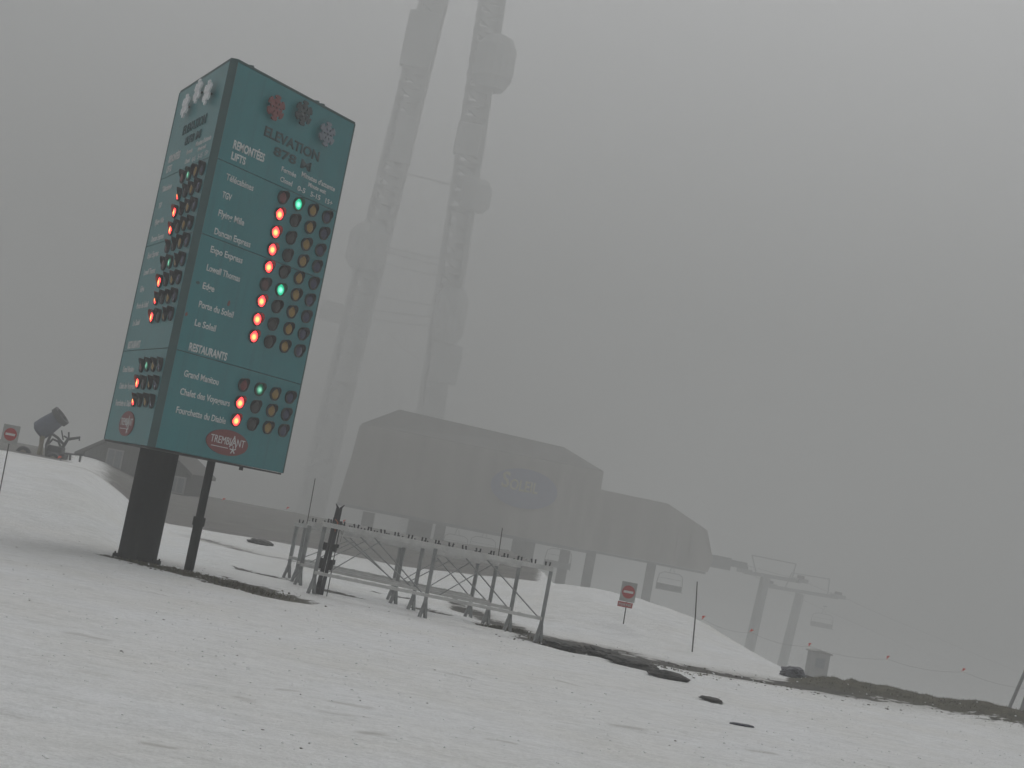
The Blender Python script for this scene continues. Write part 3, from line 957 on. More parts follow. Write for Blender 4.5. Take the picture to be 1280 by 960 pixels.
def berm_tufts():
    mb = MB()
    for _ in range(2600):
        az = math.radians(random.uniform(12.8, 23)); r = random.gauss(25.9, 0.45)
        x, y = r * math.sin(az), r * math.cos(az)
        z = gz(x, y) - 0.03
        for k in range(2):
            a = random.uniform(0, 6.28); h = random.uniform(0.02, 0.07); l = random.uniform(0.1, 1.0) * h; w = 0.007
            c, s = math.cos(a), math.sin(a)
            mb.add([(x - s * w, y + c * w, z), (x + s * w, y - c * w, z), (x + c * l, y + s * l, z + h)], [(0, 1, 2)])
    me = bpy.data.meshes.new("berm_grass"); me.from_pydata(mb.v, [], mb.f)
    tag(link_mesh("berm_grass", me, M['grass']), "brown dead grass along the low bank at the edge of the slope", None, None, "stuff")
berm_tufts()

# ------------------------------------------------------------------ crumbs of snow and dirt lying on the surface
def crumbs(name, label, n, mat, smin, smax, spots=None):
    me0 = bmesh.new(); bmesh.ops.create_icosphere(me0, subdivisions=1, radius=1.0)
    bv = np.array([v.co[:] for v in me0.verts]); bf = np.array([[v.index for v in f.verts] for f in me0.faces]); me0.free()
    if spots is None:
        az = np.radians(rng.uniform(-24, 24, n)); r = 7.5 + 19 * rng.random(n) ** 0.8
        x, y = r * np.sin(az), r * np.cos(az)
    else:
        xs, ys = [], []
        for _ in range(n):
            (x0, y0, x1, y1, hw) = random.choice(spots)
            t = random.random()
            p = on_ground(x0 + (x1 - x0) * t, y0 + (y1 - y0) * t)
            xs.append(p.x + random.gauss(0, hw)); ys.append(p.y + random.gauss(0, hw))
        x, y = np.array(xs), np.array(ys)
    z = ground_h(x, y)
    sz = smin + (smax - smin) * rng.random(n) ** 2.5
    V = bv[None] * (1 + 0.45 * (rng.random((n, len(bv), 1)) - 0.5)) * sz[:, None, None] * np.stack([rng.uniform(.8, 1.6, n), rng.uniform(.8, 1.3, n), rng.uniform(.4, .8, n)], -1)[:, None, :]
    V = V + np.stack([x, y, z + sz * 0.15], -1)[:, None, :]
    Fc = bf[None] + (np.arange(n) * len(bv))[:, None, None]
    me = bpy.data.meshes.new(name)
    me.from_pydata(V.reshape(-1, 3).tolist(), [], Fc.reshape(-1, 3).tolist())
    tag(link_mesh(name, me, mat), label, None, None, "stuff")
M['crumb'] = paint("granular snow lumps", (0.80, 0.81, 0.815), 0.8, var=0.06)
M['dirt'] = stone_mat("dirt crumbs", (0.07, 0.063, 0.053), (0.17, 0.155, 0.125))
crumbs("snow_lumps", "small lumps of granular snow scattered over the slope", 2600, M['crumb'], 0.004, 0.016)
crumbs("dirt_crumbs", "specks of dirt scattered thinly on the old snow", 350, M['dirt'], 0.003, 0.011)
crumbs("patch_crumbs", "clods and grit along the edges of the bare strips", 900, M['dirt'], 0.005, 0.024,
       [(160, 702, 240, 719, 0.30), (240, 719, 350, 746, 0.35), (681, 802, 742, 814, 0.45), (742, 812, 830, 838, 0.45), (823, 833, 985, 858, 0.5), (985, 862, 1280, 910, 0.45)])

# ------------------------------------------------------------------ stones along the track
def stone(name, px, py, L, D, H, rz, mat, label, cat, seed, group=None, flat=0.5):
    p = put(px, py)
    bm = bmesh.new()
    bmesh.ops.create_icosphere(bm, subdivisions=4, radius=1.0)
    for v in bm.verts:
        c = v.co.copy()
        # squarish outline, flat top
        k = (abs(c.x) ** 4 + abs(c.y) ** 4 + abs(c.z) ** 4) ** -0.25
        c = c.lerp(c * k, flat)
        nz = mnoise.fractal(Vector((c.x * 1.6 + seed * 7.3, c.y * 1.6, c.z * 1.6)), 0.8, 2.0, 5)
        c *= 1 + 0.26 * nz + 0.10 * mnoise.noise(Vector((c.x * 5 + seed, c.y * 5, c.z * 5)))
        v.co = (c.x * L / 2, c.y * D / 2, c.z * H / 2)
    me = bpy.data.meshes.new(name)
    bm.to_mesh(me); bm.free()
    o = link_mesh(name, me, mat)
    o.location = p + Vector((0, 0, H * 0.22))
    o.rotation_euler = (random.uniform(-.05, .05), random.uniform(-.05, .05), rz)
    tag(o, label, cat, group)
    return o
G_ST = "dark stones along the edge of the muddy track"
stone("flat_stone", 702, 809, 0.55, 0.45, 0.12, -0.35, M['stone'], "low muddy stone at the right-hand foot of the front ski rack", "stone", 1, G_ST)
stone("flat_stone", 749, 819, 0.55, 0.50, 0.16, -0.4, M['stone'], "dark stone across a small gap of snow from the ski rack's right-hand foot", "stone", 2, G_ST)
stone("flat_stone", 770, 825, 0.30, 0.35, 0.10, -0.5, M['stone'], "smallest dark stone of the line, wedged between two longer ones", "stone", 8, G_ST)
stone("flat_stone", 792, 833, 0.72, 0.50, 0.14, -0.62, M['stone'], "long tilted dark stone with a paler top in the line beside the track", "stone", 3, G_ST)
stone("flat_stone", 836, 848, 0.60, 0.30, 0.13, -0.25, M['stone'], "long black rounded stone lying alone on snow at the end of the line", "stone", 4, G_ST)
stone("boulder", 990, 846, 0.42, 0.36, 0.24, 0.1, M['stone_blue'], "blue grey boulder where the snow mound meets the grassy bank", "boulder", 5)
stone("thin_stone", 888, 875, 0.28, 0.16, 0.05, -0.3, M['stone'], "thin dark stone sunk in the snow below the track", "stone", 6)
stone("dark_scrap", 927, 907, 0.26, 0.12, 0.03, -0.1, M['mat_blue'], "small blue black scrap lying flat on the open snow", "scrap", 7)
stone("snow_edge_stone", 325, 680, 0.62, 0.5, 0.16, -0.3, M['stone'], "low dark stone on the far snow edge between the sign and the racks", "stone", 9)

# ------------------------------------------------------------------ no entry signs on sticks, marker poles
def no_entry(disc_px, foot_px, disc_r, plate, label, lower):
    ft = put(*foot_px)
    tp = at(disc_px[0], disc_px[1], ft.y)
    t = empty("no_entry_sign", ft, 0, label, "no entry sign", "no entry signs on thin sticks")
    d = tp - ft
    MB().tube([(0, 0, -0.1), (d.x * 0.9, 0.012, d.z * 0.9)], 0.011, 6).build("stick", M['bamboo'], t)
    MB().box((d.x, 0, d.z), plate, None).build("back_plate", M['plate_grey'], t)
    n = 28
    vs = [(d.x + disc_r * math.cos(2 * math.pi * k / n), y, d.z + disc_r * math.sin(2 * math.pi * k / n)) for y in (-0.012, -0.006) for k in range(n)]
    dd = MB().add(vs, [tuple(range(n)), tuple(range(n, 2 * n))] + [(k, (k + 1) % n, (k + 1) % n + n, k + n) for k in range(n)])
    disc = dd.build("red_disc", M['no_entry'], t)
    MB().box((d.x, -0.0145, d.z), (disc_r * 1.5, 0.004, disc_r * 0.36)).build("white_bar", M['plate_white'], disc)
    if lower:
        zc = d.z - disc_r - lower[2]
        pl = MB().box((d.x - lower[3], -0.004, zc), (lower[0], 0.01, lower[1])).build("lower_plate", M['no_entry'], t)
        me = text_mesh("FERMÉ", lower[0] * 0.84, lower[1] * 0.48, 0.01, 0.003).copy()
        me.materials.clear(); me.materials.append(M['plate_white'])
        o = link_mesh("lettering", me, None, pl)
        o.matrix_local = Matrix.Translation((d.x - lower[3] - lower[0] * 0.42, -0.010, zc - lower[1] * 0.26)) @ Matrix.Rotation(math.pi / 2, 4, 'X')
    return t
no_entry((785.5, 740), (779, 782), 0.125, (0.30, 0.008, 0.38), "red no entry disc over a small red plate, standing on the snow mound", (0.29, 0.10, 0.125, 0.02))
no_entry((13.2, 543), (5, 594), 0.115, (0.30, 0.008, 0.34), "red no entry disc on the snow bank in front of the snow gun", None)

def marker(top, bottom, r, label):
    ft = put(*bottom)
    tp = at(top[0], top[1], ft.y)
    d = tp - ft
    ft = ft.copy()
    o = MB().tube([(0, 0, -0.15), d * 0.5 + Vector((0.006, 0, 0)), d], [r, r * 0.9, r * 0.7], 7).build("marker_pole", M['bamboo'], None, ft)
    tag(o, label, "marker pole", "thin bamboo marker poles")
marker((871.5, 727), (866, 815), 0.014, "thin bare pole standing on the right flank of the snow mound")
marker((394, 598), (372, 716), 0.011, "thin pole rising behind the left end of the ski racks")
marker((628, 660), (613, 758), 0.012, "thin pole seen through the middle of the ski racks")

# ------------------------------------------------------------------ rope lines with red flags
def rope_line(pts, Y, label):
    P = [at(x, y, Yk) for (x, y), Yk in zip(pts, Y)]
    b = P[0].copy(); b.z = gz(b.x, b.y)
    t = empty("flag_rope", b, 0, label, "flag rope")
    rp = []
    for a, c in zip(P[:-1], P[1:]):
        for k in range(6):
            s = k / 6
            q = a.lerp(c, s); q.z -= 0.10 * 4 * s * (1 - s)
            rp.append(q - b)
    rp.append(P[-1] - b)
    MB().tube(rp, 0.0018, 5).build("rope", M['bamboo'], t)
    for i, p in enumerate(P):
        q = p - b
        w, h = 0.095, 0.11
        a = random.uniform(-.4, .4)
        mb = MB()
        for s in range(3):
            x0, x1 = -w / 2 + w * s / 3, -w / 2 + w * (s + 1) / 3
            y0, y1 = 0.02 * math.sin(s * 2.1), 0.02 * math.sin((s + 1) * 2.1)
            k0, k1 = h * (1 - 0.25 * s), h * (1 - 0.25 * (s + 1))
            mb.add([(x0, y0, 0), (x1, y1, 0), (x1 - .02, y1 + .01, -k1), (x0 - .01, y0 + .01, -k0)], [(0, 1, 2, 3)])
        o = mb.build("flag", M['flag'], t)
        o.location = q + Vector((0, 0, 0.09)); o.rotation_euler = (0, random.uniform(-.3, .3), a)
        if i not in (0, len(P) - 1): continue
        z0 = gz(p.x, p.y)
        MB().tube([(q.x, q.y + 0.03, z0 - b.z - 0.2), (q.x + 0.02, q.y + 0.03, q.z + 0.10)], 0.009, 5).build("stake", M['bamboo'], t)
rope_line([(75, 574), (280, 626), (360, 637), (430, 653)], [43, 52, 52, 52], "rope with orange red flags strung across the bare ground behind the sign")
rope_line([(725, 739), (809, 758.5), (879, 774), (940, 791), (1012, 808), (1110, 824), (1205, 840), (1300, 862)], [40, 40, 40, 40, 40, 39, 38, 38], "rope with small red flags strung behind the snow mound and the bank")

# ------------------------------------------------------------------ stand at the right edge
ft = at(1258, 886, 25.6)
st = empty("leaning_frame", ft, 0, "dark two-legged leaning frame on the bank at the picture's edge", "frame")
tp = at(1296, 806, ft.y + 0.3) - ft
MB().tube([(0, 0, -0.15), tp], 0.030, 8).build("leg", M['tower'], st)
b2 = at(1274, 892, 25.6) - ft
MB().tube([(b2.x + 0.02, b2.y, -0.2), (tp.x + 0.16, tp.y + 0.1, tp.z)], 0.060, 10).build("leg", M['tower'], st)
MB().bar((tp.x - 0.02, tp.y, tp.z - 0.02), (tp.x + 0.16, tp.y + 0.1, tp.z - 0.02), 0.07).build("head", M['tower'], st)

# ------------------------------------------------------------------ snow gun on the left bank
def snow_gun():
    Y = 50.0
    wl = at(28, 566, Y); wr = at(70, 566, Y)
    b = (wl + wr) / 2; b.z = gz(b.x, b.y)
    t = empty("snow_gun", b, 0, "blue fan snow gun on a wheeled carriage on top of the snow bank", "snow gun")
    P = lambda x, y, dy=0.0: at(x, y, Y + dy) - b
    # barrel
    a, c = P(50, 538), P(75, 521)
    d = (c - a).normalized()
    ax = [a - d * 0.10, a, a + (c - a) * 0.35, a + (c - a) * 0.8, c]
    MB().tube(ax, [0.20, 0.33, 0.33, 0.29, 0.28], 20).build("barrel", M['gun_blue'], t, smooth=False)
    e = c + d * 0.02
    rg = MB()
    n = 22
    u = d.cross(Vector((0, 1, 0))).normalized(); w = d.cross(u)
    vs = []
    for (r, k) in ((0.30, 0.0), (0.345, 0.02), (0.345, 0.20), (0.25, 0.20), (0.25, 0.02)):
        for q in range(n):
            an = 2 * math.pi * q / n
            vs.append(e + d * k - d * 0.12 + (u * math.cos(an) + w * math.sin(an)) * r)
    rg.add(vs, [(i * n + q, i * n + (q + 1) % n, (i + 1) * n + (q + 1) % n, (i + 1) * n + q) for i in range(4) for q in range(n)] + [tuple(4 * n + q for q in range(n))])
    rg.build("nozzle_ring", M['gun_dark'], t)
    MB().tube([e - d * 0.02, e + d * 0.06], [0.10, 0.04], 12).build("fan_hub", M['gun_dark'], t)
    # supports
    MB().bar(P(54, 545, -.25), P(47, 574, -.25), 0.14, 0.10).bar(P(52, 545, .25), P(51, 574, .25), 0.12, 0.10).build("support_leg", M['gun_leg'], t)
    MB().tube([P(64, 542), P(58, 556), P(58, 574)], 0.05, 8).tube([P(62, 540), P(72, 547), P(80, 556)], 0.045, 8).tube([P(60, 555), P(66, 549), P(73, 552), P(77, 562)], 0.04, 8).build("yoke", M['gun_dark'], t)
    # control box and arm
    MB().box(P(70, 563), (0.50, 0.4, 0.30)).box(P(71, 572), (0.60, 0.5, 0.35)).build("control_box", M['gun_dark'], t, bevel=0.03)
    MB().tube([P(76, 563), P(85, 549), P(100, 547), P(99, 551)], [0.06, 0.055, 0.045, 0.03], 8).tube([P(86, 550), P(86, 540)], 0.03, 6).tube([P(79, 550), P(77, 538)], 0.025, 6).tube([P(80, 545), P(88, 550)], 0.03, 6).build("hose_arm", M['gun_dark'], t)
    # chassis and wheels
    MB().bar(P(26, 571), P(102, 585), 0.10, 0.12).bar(P(80, 567), P(104, 569), 0.06).bar(P(88, 568), P(87, 580), 0.06).bar(P(101, 569), P(98, 584), 0.06).build("chassis", M['gun_dark'], t)
    for (x, y) in ((29, 567), (66, 575)):
        for dy in (-0.45, 0.45):
            p = P(x, y, dy)
            wv = MB()
            n = 18
            vs = []
            for (r, k) in ((0.13, -.07), (0.22, -.09), (0.25, -.05), (0.25, .05), (0.22, .09), (0.13, .07)):
                for q in range(n):
                    an = 2 * math.pi * q / n
                    vs.append((p.x + r * math.cos(an), p.y + k, p.z + r * math.sin(an)))
            wv.add(vs, [(i * n + q, i * n + (q + 1) % n, ((i + 1) % 6) * n + (q + 1) % n, ((i + 1) % 6) * n + q) for i in range(6) for q in range(n)])
            wh = wv.build("wheel", M['gun_dark'], t)
            MB().tube([(p.x, p.y - .05, p.z), (p.x, p.y + .05, p.z)], 0.128, 14).build("rim", M['gun_leg'], wh)
    return t
snow_gun()

# ------------------------------------------------------------------ hut behind the sign
def hut():
    Y = 78.0
    e0 = at(99, 562, Y); e1 = at(240, 594, Y)
    x0, x1 = e0.x, e1.x
    b = Vector(((x0 + x1) / 2, Y + 3, 0)); b.z = gz(b.x, b.y)
    t = empty("timber_hut", b, 0, "dark gabled hut half hidden behind the sign board", "hut")
    ez = e0.z - b.z
    w = (x1 - x0) / 2
    rh = 2.0
    D = 3.0
    # boarded walls: separate boards on the near gable
    MB().prism([(-w + .3, -1.5), (w - .3, -1.5), (w - .3, ez), (0, ez + rh - .2), (-w + .3, ez)], -D + .05, D).build("wall", M['wood'], t)
    nb = 26
    for k in range(nb):
        xa = -w + .32 + (2 * w - .64) * k / nb; xb = -w + .32 + (2 * w - .64) * (k + 1) / nb - 0.025
        xm = (xa + xb) / 2
        top = ez + (rh - .2) * (1 - abs(xm) / (w - .3)) - 0.05
        MB().box((xm, -D + .03, (top - 1.5) / 2), (xb - xa, 0.04 + 0.01 * (k % 2), top + 1.5)).build("board", M['wood'], t)
    for s in (-1, 1):
        a = Vector((0, 0, ez + rh)); c = Vector((s * (w + .1), 0, ez - .15))
        MB().add([(a.x, -D - .4, a.z), (c.x, -D - .4, c.z), (c.x, D + .4, c.z), (a.x, D + .4, a.z),
                  (a.x, -D - .4, a.z - .18), (c.x, -D - .4, c.z - .18), (c.x, D + .4, c.z - .18), (a.x, D + .4, a.z - .18)],
                 [(0, 1, 2, 3), (7, 6, 5, 4), (0, 4, 5, 1), (1, 5, 6, 2), (2, 6, 7, 3), (3, 7, 4, 0)]).build("roof", M['wood'], t)
    for px, py, ww, hh in ((221, 606, 0.7, 0.75), (143, 574, 0.7, 0.9)):
        p = at(px, py, Y) - b
        f = MB().box((p.x, -D - .01, p.z), (ww + .16, 0.10, hh + .16)).build("window", M['pale_panel'], t)
        MB().box((p.x, -D - .065, p.z), (ww, 0.02, hh)).build("pane", M['glass'], f)
        MB().box((p.x, -D - .08, p.z), (0.05, 0.02, hh)).build("mullion", M['pale_panel'], f)
    dp = at(196, 620, Y) - b
    dr_ = MB().box((dp.x, -D - .02, 0.0), (0.95, 0.10, 2.0)).build("door", M['pier_steel'], t)
    MB().tube([(dp.x + .35, -D - .09, 0), (dp.x + .35, -D - .14, 0)], 0.04, 8).build("handle", M['alu'], dr_)
    return t
hut()

# ------------------------------------------------------------------ chairlift station
def station():
    Y = 145.0
    K = Y / 100.0
    b = Vector((4.4, Y, 0)); b.z = gz(4.0, Y)
    t = empty("chairlift_station", b, 0, "large dark grey chairlift terminal with a chamfered roof and an oval blue sign", "lift station")
    ox, oz = -b.x, -b.z
    def X(x): return x * K + ox
    def Zz(z): return EYE + (z - EYE) * K + oz
    ez = 1.15
    # main hood: front wall, hips and ridge
    f, k = -2.0, 13.0
    vb = [(-9.9, f, ez), (7.25, f, ez), (7.25, k, ez), (-9.9, k, ez)]
    vt = [(-9.35, f + .25, 6.55), (7.12, f + .25, 6.45), (7.12, k - .25, 6.45), (-9.35, k - .25, 6.55)]
    vr = [(-7.15, f + 1.9, 8.02), (4.25, f + 1.9, 7.62), (4.25, k - 1.9, 7.62), (-7.15, k - 1.9, 8.02)]
    wl = [(X(x), y, Zz(z)) for x, y, z in vb + vt]
    MB().add(wl, [(0, 1, 5, 4), (1, 2, 6, 5), (2, 3, 7, 6), (3, 0, 4, 7), (3, 2, 1, 0), (4, 5, 6, 7)]).build("hood_wall", M['clad'], t)
    vt2 = [(X(x), y, Zz(z + .01)) for x, y, z in vt]
    rl = vt2 + [(X(x), y, Zz(z)) for x, y, z in vr]
    MB().add(rl, [(0, 1, 5, 4), (1, 2, 6, 5), (2, 3, 7, 6), (3, 0, 4, 7), (4, 5, 6, 7), (3, 2, 1, 0)]).build("hood_roof", M['clad_roof'], t)
    # cladding panels on the front wall, proud by turns
    npn = 14
    for i in range(npn):
        x0 = -9.75 + (7.15 + 9.75) * i / npn; x1 = -9.75 + (7.15 + 9.75) * (i + 1) / npn - 0.04
        pr = 0.05 + 0.015 * (i % 2)
        sk = 0.25
        MB().add([(X(x0), f - pr, Zz(ez + .05)), (X(x1), f - pr, Zz(ez + .05)), (X(x1 * .985 + .05 if x1 < 0 else x1), f + sk - pr, Zz(6.40)), (X(x0 * .97), f + sk - pr, Zz(6.40)),
                  (X(x0), f + .1, Zz(ez + .05)), (X(x1), f + .1, Zz(ez + .05)), (X(x1 * .985 + .05 if x1 < 0 else x1), f + sk + .1, Zz(6.40)), (X(x0 * .97), f + sk + .1, Zz(6.40))],
                 [(0, 1, 2, 3), (0, 4, 5, 1), (1, 5, 6, 2), (2, 6, 7, 3), (3, 7, 4, 0)]).build("cladding_panel", M['clad'], t)
    # lower hood over the line
    prof = [(7.0, 1.20), (15.35, 1.20), (15.55, 2.1), (14.85, 3.95), (11.9, 5.22), (7.0, 5.30)]
    MB().prism([(X(x), Zz(z)) for x, z in prof], 0.4, 8.0).build("line_hood", M['clad'], t)
    for i in range(8):
        x0 = 7.4 + i * 0.92
        MB().box((X(x0 + .44), 0.37, Zz(2.65)), (0.84 * K, 0.08 + 0.02 * (i % 2), (2.55 - 0.08 * i) * K)).build("cladding_panel", M['clad'], t)
    MB().box((X(16.2), 3.0, Zz(2.0)), (1.6 * K, 2.0, 0.85 * K)).box((X(17.5), 3.0, Zz(2.1)), (1.3 * K, 1.2, 0.45 * K)).build("line_arm", M['tower'], t)
    # pale fascia along the eave
    MB().box((X(-1.3), f - .09, Zz(ez - .12)), (17.2 * K, 0.14, 0.22 * K)).build("fascia", M['pale_panel'], t)
    MB().box((X(11.3), 0.30, Zz(1.10)), (7.8 * K, 0.14, 0.16 * K)).build("fascia", M['pale_panel'], t)
    # piers
    def pier(px0, px1, py, name, mat, dpt=1.0, yo=1.0):
        a = at(px0, py, Y + yo); c = at(px1, py, Y + yo)
        h = EYE + (1.12 - EYE) * K
        zb = gz((a.x + c.x) / 2, Y + yo) - 0.5
        MB().box(((a.x + c.x) / 2 + ox, yo + dpt / 2, (h + zb) / 2 + oz), (c.x - a.x, dpt, h - zb)).build(name, mat, t)
    pier(540, 553, 680, "pier", M['pier_steel'], 0.8)
    pier(638, 667, 692, "pier", M['concrete'], 1.6)
    pier(731, 743, 705, "pier", M['pier_steel'], 0.7)
    pier(806, 817, 725, "pier", M['pier_steel'], 0.7, 2.0)
    pier(508, 539, 665, "wall_panel", M['pale_panel'], 0.3, 4.0)
    MB().box((X(-8.2), 8.0, Zz(-2.3)), (1.2, 1.2, 9.0)).build("rear_pier", M['pier_steel'], t)
    MB().box((X(6.0), 9.0, Zz(-2.3)), (1.0, 1.0, 9.0)).build("rear_pier", M['pier_steel'], t)
    # oval name sign on the front wall
    c = at(655, 611, Y + f - .1) - b
    n = 36
    sy = f - 0.10
    vs = [(c.x + 2.25 * K * math.cos(2 * math.pi * q / n), y, c.z + 1.32 * K * math.sin(2 * math.pi * q / n)) for y in (sy, sy - 0.14) for q in range(n)]
    ov = MB().add(vs, [tuple(range(n)), tuple(range(n, 2 * n))] + [(q, (q + 1) % n, (q + 1) % n + n, q + n) for q in range(n)]).build("name_sign", M['sign_blue'], t)
    for s, w, cap, dx, dz in (("S", 0.52 * K, 1.05 * K, -1.55 * K, -0.10 * K), ("OLEIL", 1.9 * K, 0.72 * K, -0.98 * K, -0.18 * K)):
        me = text_mesh(s, w, cap, 0.02, 0.05).copy()
        me.materials.clear(); me.materials.append(M['sign_yellow'])
        o = link_mesh("lettering", me, None, ov)
        o.matrix_local = Matrix.Translation((c.x + dx, sy - 0.142, c.z + dz)) @ Matrix.Rotation(math.pi / 2, 4, 'X')
    return t
station()

# ------------------------------------------------------------------ chairs
def chair(px, py, Y, label, w=2.6):
    """px, py: middle of the seat"""
    p = at(px, py, Y)
    b = p.copy()
    t = empty("lift_chair", b, 0, label, "lift chair", "chairs of the chairlift")
    s = MB()
    s.box((0, 0, 0), (w, 0.55, 0.10)).box((0, 0.30, 0.30), (w, 0.08, 0.55), Matrix.Rotation(-0.15, 3, 'X'))
    s.build("seat", M['tower'], t, bevel=0.02)
    fr = MB()
    for sx in (-1, 1):
        x = sx * w / 2
        fr.tube([(x, -0.3, -0.05), (x, 0.3, -0.02), (x, 0.35, 0.6), (x * 0.92, 0.25, 1.5), (x * 0.6, 0.1, 1.75)], 0.04, 6)
    fr.tube([(-w * .30, 0.1, 1.75), (w * .30, 0.1, 1.75)], 0.035, 6)
    fr.build("frame", M['tower'], t)
    MB().tube([(-w * .38, -.35, 0.35), (-w * .42, 0.0, 1.15), (w * .42, 0.0, 1.15), (w * .38, -.35, 0.35)], 0.022, 6).build("safety_bar", M['tower'], t)
    MB().tube([(-.25, 0.1, 1.75), (-.1, 0.05, 2.3), (0, 0.0, 2.75)], 0.035, 6).tube([(.25, 0.1, 1.75), (.1, 0.05, 2.3)], 0.03, 6).box((0, 0, 2.78), (0.5, 0.2, 0.16)).build("hanger", M['tower'], t)
    return t
chair(601, 694, 146.5, "chair hanging between the first two piers of the lift station")
chair(567, 690, 153.0, "fainter chair farther back beside the left pier of the lift station")
chair(696, 709, 146.5, "chair hanging just right of the wide concrete pier")
chair(836, 738, 150.0, "chair hanging under the right end of the station hood")
chair(1027, 784, 197.0, "chair hanging alone on the cable beyond the lift towers", 2.9)

# ------------------------------------------------------------------ lift towers and cable
def lift_tower(mast_top, mast_bot, arm0, arm1, bar0, bar1, Y, label):
    top = at(*mast_top, Y); bot = at(*mast_bot, Y)
    g = gz(top.x, Y)
    k = (g - 0.3 - top.z) / (bot.z - top.z)
    ft = top.lerp(bot, k)
    b = Vector((ft.x, ft.y, g))
    t = empty("lift_tower", b, 0, label, "lift tower", "steel towers of the chairlift")
    MB().tube([ft - b, top - b], [0.68, 0.60], 14).build("mast", M['tower'], t)
    a, c = at(*arm0, Y) - b, at(*arm1, Y) - b
    MB().bar(a, c, 0.50, 0.45).build("cross_arm", M['tower'], t)
    u, w = at(*bar0, Y) - b, at(*bar1, Y) - b
    MB().bar(u, w, 0.14).bar(u, a.lerp(c, 0.22), 0.14).bar(w, a.lerp(c, 0.85), 0.14).build("lifting_frame", M['tower'], t)
    for s in (a, c):
        for dy in (-1,):
            MB().box(s + Vector((0, 0, 0.15)), (1.2, 3.8, 0.5)).build("sheave_train", M['tower'], t)
            for q in range(4):
                wv = MB().tube([s + Vector((-.12, -1.3 + q * .87, 0.45)), s + Vector((.12, -1.3 + q * .87, 0.45))], 0.30, 12)
                wv.build("sheave", M['gun_dark'], t)
    return t
lift_tower((957, 722), (938, 805), (930, 715), (1000, 727), (940, 694), (995, 705), 180, "lift tower nearer the station, left of the pair in the fog")
lift_tower((1000, 742), (975, 842), (962, 733), (1047, 747), (990, 716), (1037, 724), 195, "lift tower farther from the station, with a chair under its arm")
cb = empty("haul_cable", at(900, 700, 149), 0, "thin steel haul cable running from the station past both towers", "cable")
def cable(pts):
    P = [at(*q) - cb.location for q in pts]
    out = []
    for a, c in zip(P[:-1], P[1:]):
        for k in range(5):
            s = k / 5; q = a.lerp(c, s); q.z -= 0.15 * 4 * s * (1 - s); out.append(q)
    MB().tube(out + [P[-1]], 0.03, 5).build("strand", M['tower'], cb)
cable([(890, 697, 149), (930, 711, 180), (962, 729, 195), (1060, 775, 225), (1180, 825, 270)])
cable([(895, 694, 152), (1000, 724, 180), (1047, 743, 195), (1150, 788, 225), (1290, 846, 270)])

# small operator hut below the bank
p = at(1024, 816, 95)
hb = Vector((p.x, 95, gz(p.x, 95)))
oh = empty("operator_hut", hb, 0, "small grey hut barely showing in the fog beyond the boulder", "hut")
hh = p.z - hb.z
MB().box((0, 0, hh / 2 - .3), (1.15, 1.3, hh + .6)).build("wall", M['pale_panel'], oh)
MB().prism([(-0.7, hh), (0.7, hh), (0.68, hh + .08), (0, hh + .18), (-0.68, hh + .08)], -0.8, 0.8).build("roof", M['clad_roof'], oh)
MB().box((0, -0.66, hh - .6), (0.6, 0.04, 0.6)).build("window", M['glass'], oh)

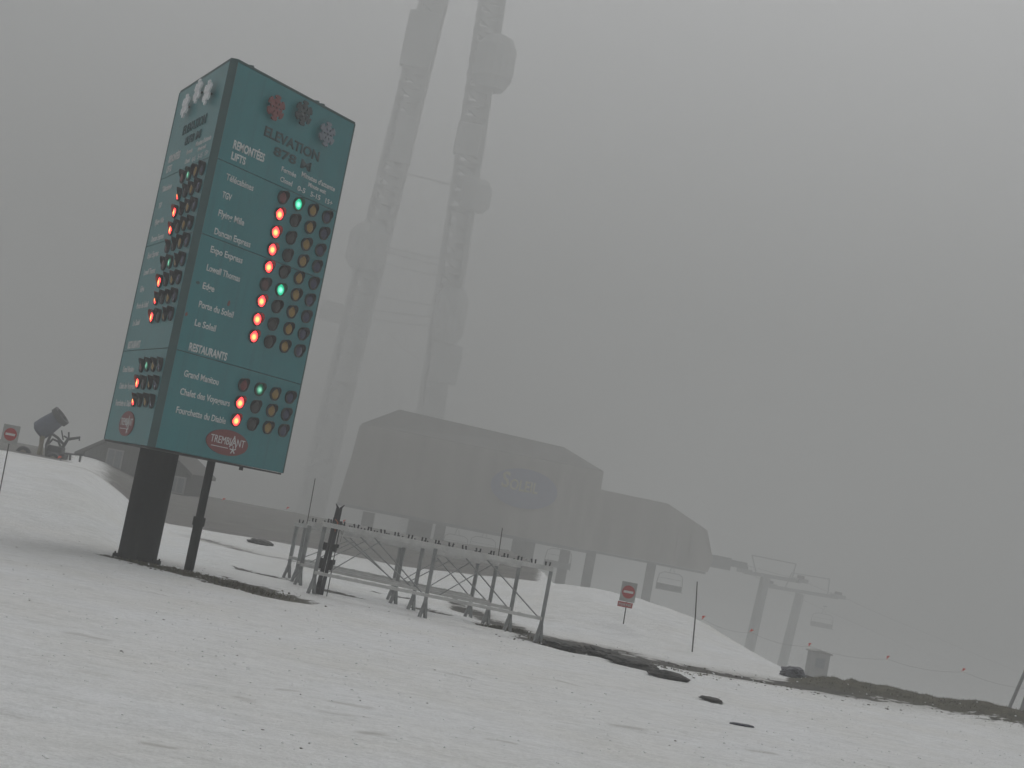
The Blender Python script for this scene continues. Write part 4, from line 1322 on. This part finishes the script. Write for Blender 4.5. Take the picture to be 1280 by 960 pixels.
# ------------------------------------------------------------------ tall twin-legged lattice mast
def mast():
    Y = 290.0
    K = Y / 150.0
    P = lambda x, y, dy=0.0: at(x, y, Y + dy)
    l0, l1 = P(550, -30), P(383, 660)
    r0, r1_ = P(620, -30), P(532, 560)
    gl = gz(l1.x, Y)
    b = Vector(((l1.x + r1_.x) / 2, Y, gl))
    t = empty("lattice_mast", b, 0, "tall twin-legged lattice mast fading upward into the fog behind the station", "lattice mast")
    def leg(a, c, w, name):
        k = (gl - 0.5 - a.z) / (c.z - a.z)
        ft = a.lerp(c, k)
        mb = MB()
        A, Cc = a - b, ft - b
        n = 40
        off = [Vector((sx * w, sy * w, 0)) for sx, sy in ((-1, -1), (1, -1), (1, 1), (-1, 1))]
        for o in off:
            mb.bar(A + o, Cc + o, 0.42 * K)
        for i in range(n):
            p0, p1 = A.lerp(Cc, i / n), A.lerp(Cc, (i + 1) / n)
            for q in range(4):
                mb.bar(p0 + off[q], p1 + off[(q + 1) % 4], 0.55 * K)
                mb.bar(p0 + off[q], p0 + off[(q + 1) % 4], 0.55 * K)
        o = mb.build(name, M['mast'], t)
        return A, Cc
    LA, LC = leg(l0, l1, 1.15 * K, "mast_leg")
    RA, RC = leg(r0, r1_, 1.15 * K, "mast_leg")
    # equipment drums and cabinets on the legs
    for x, y, w, h, shp in ((460, 310, 4.2, 4.6, 'd'), (525, 50, 3.2, 6, 'b'), (618, 80, 4.2, 5.5, 'd'), (585, 175, 2.6, 3.4, 'b'), (595, 245, 3.2, 3.2, 'd'),
                            (562, 395, 3.4, 5.6, 'd'), (557, 455, 3.0, 4.0, 'b'), (415, 390, 2.4, 2.0, 'b'), (505, 175, 2.2, 5.0, 'b')):
        p = P(x, y, -2.2) - b
        w *= K; h *= K
        if shp == 'd':
            MB().tube([p + Vector((0, 0, -h / 2)), p + Vector((0, 0, -h * .3)), p + Vector((0, 0, h * .3)), p + Vector((0, 0, h / 2))], [w * .34, w * .5, w * .5, w * .34], 16).build("equipment_drum", M['mast'], t)
        else:
            MB().box(p, (w, 1.6, h)).build("equipment_cabinet", M['mast'], t, bevel=0.15)
    # catwalks and cables between the legs
    for yl, yr, sag in ((218, 240, 0), (312, 332, 0), (318, 340, 0), (330, 352, .3), (392, 402, 0), (400, 412, .4), (372, 388, .2)):
        a = (l0 - b).lerp(l1 - b, (yl + 30) / 690); c = (r0 - b).lerp(r1_ - b, (yr + 30) / 590)
        pts = [a.lerp(c, k / 8) - Vector((0, 0, sag * 4 * (k / 8) * (1 - k / 8))) for k in range(9)]
        MB().tube(pts, 0.085 * K, 6).build("cross_tie", M['mast'], t)
    a = P(485, 415) - b; c = P(525, 450) - b
    MB().tube([a, a.lerp(c, .5) + Vector((0, 0, -.6)), c], 0.09, 6).build("cross_tie", M['mast'], t)
    # warning lamp
    return t
mast()
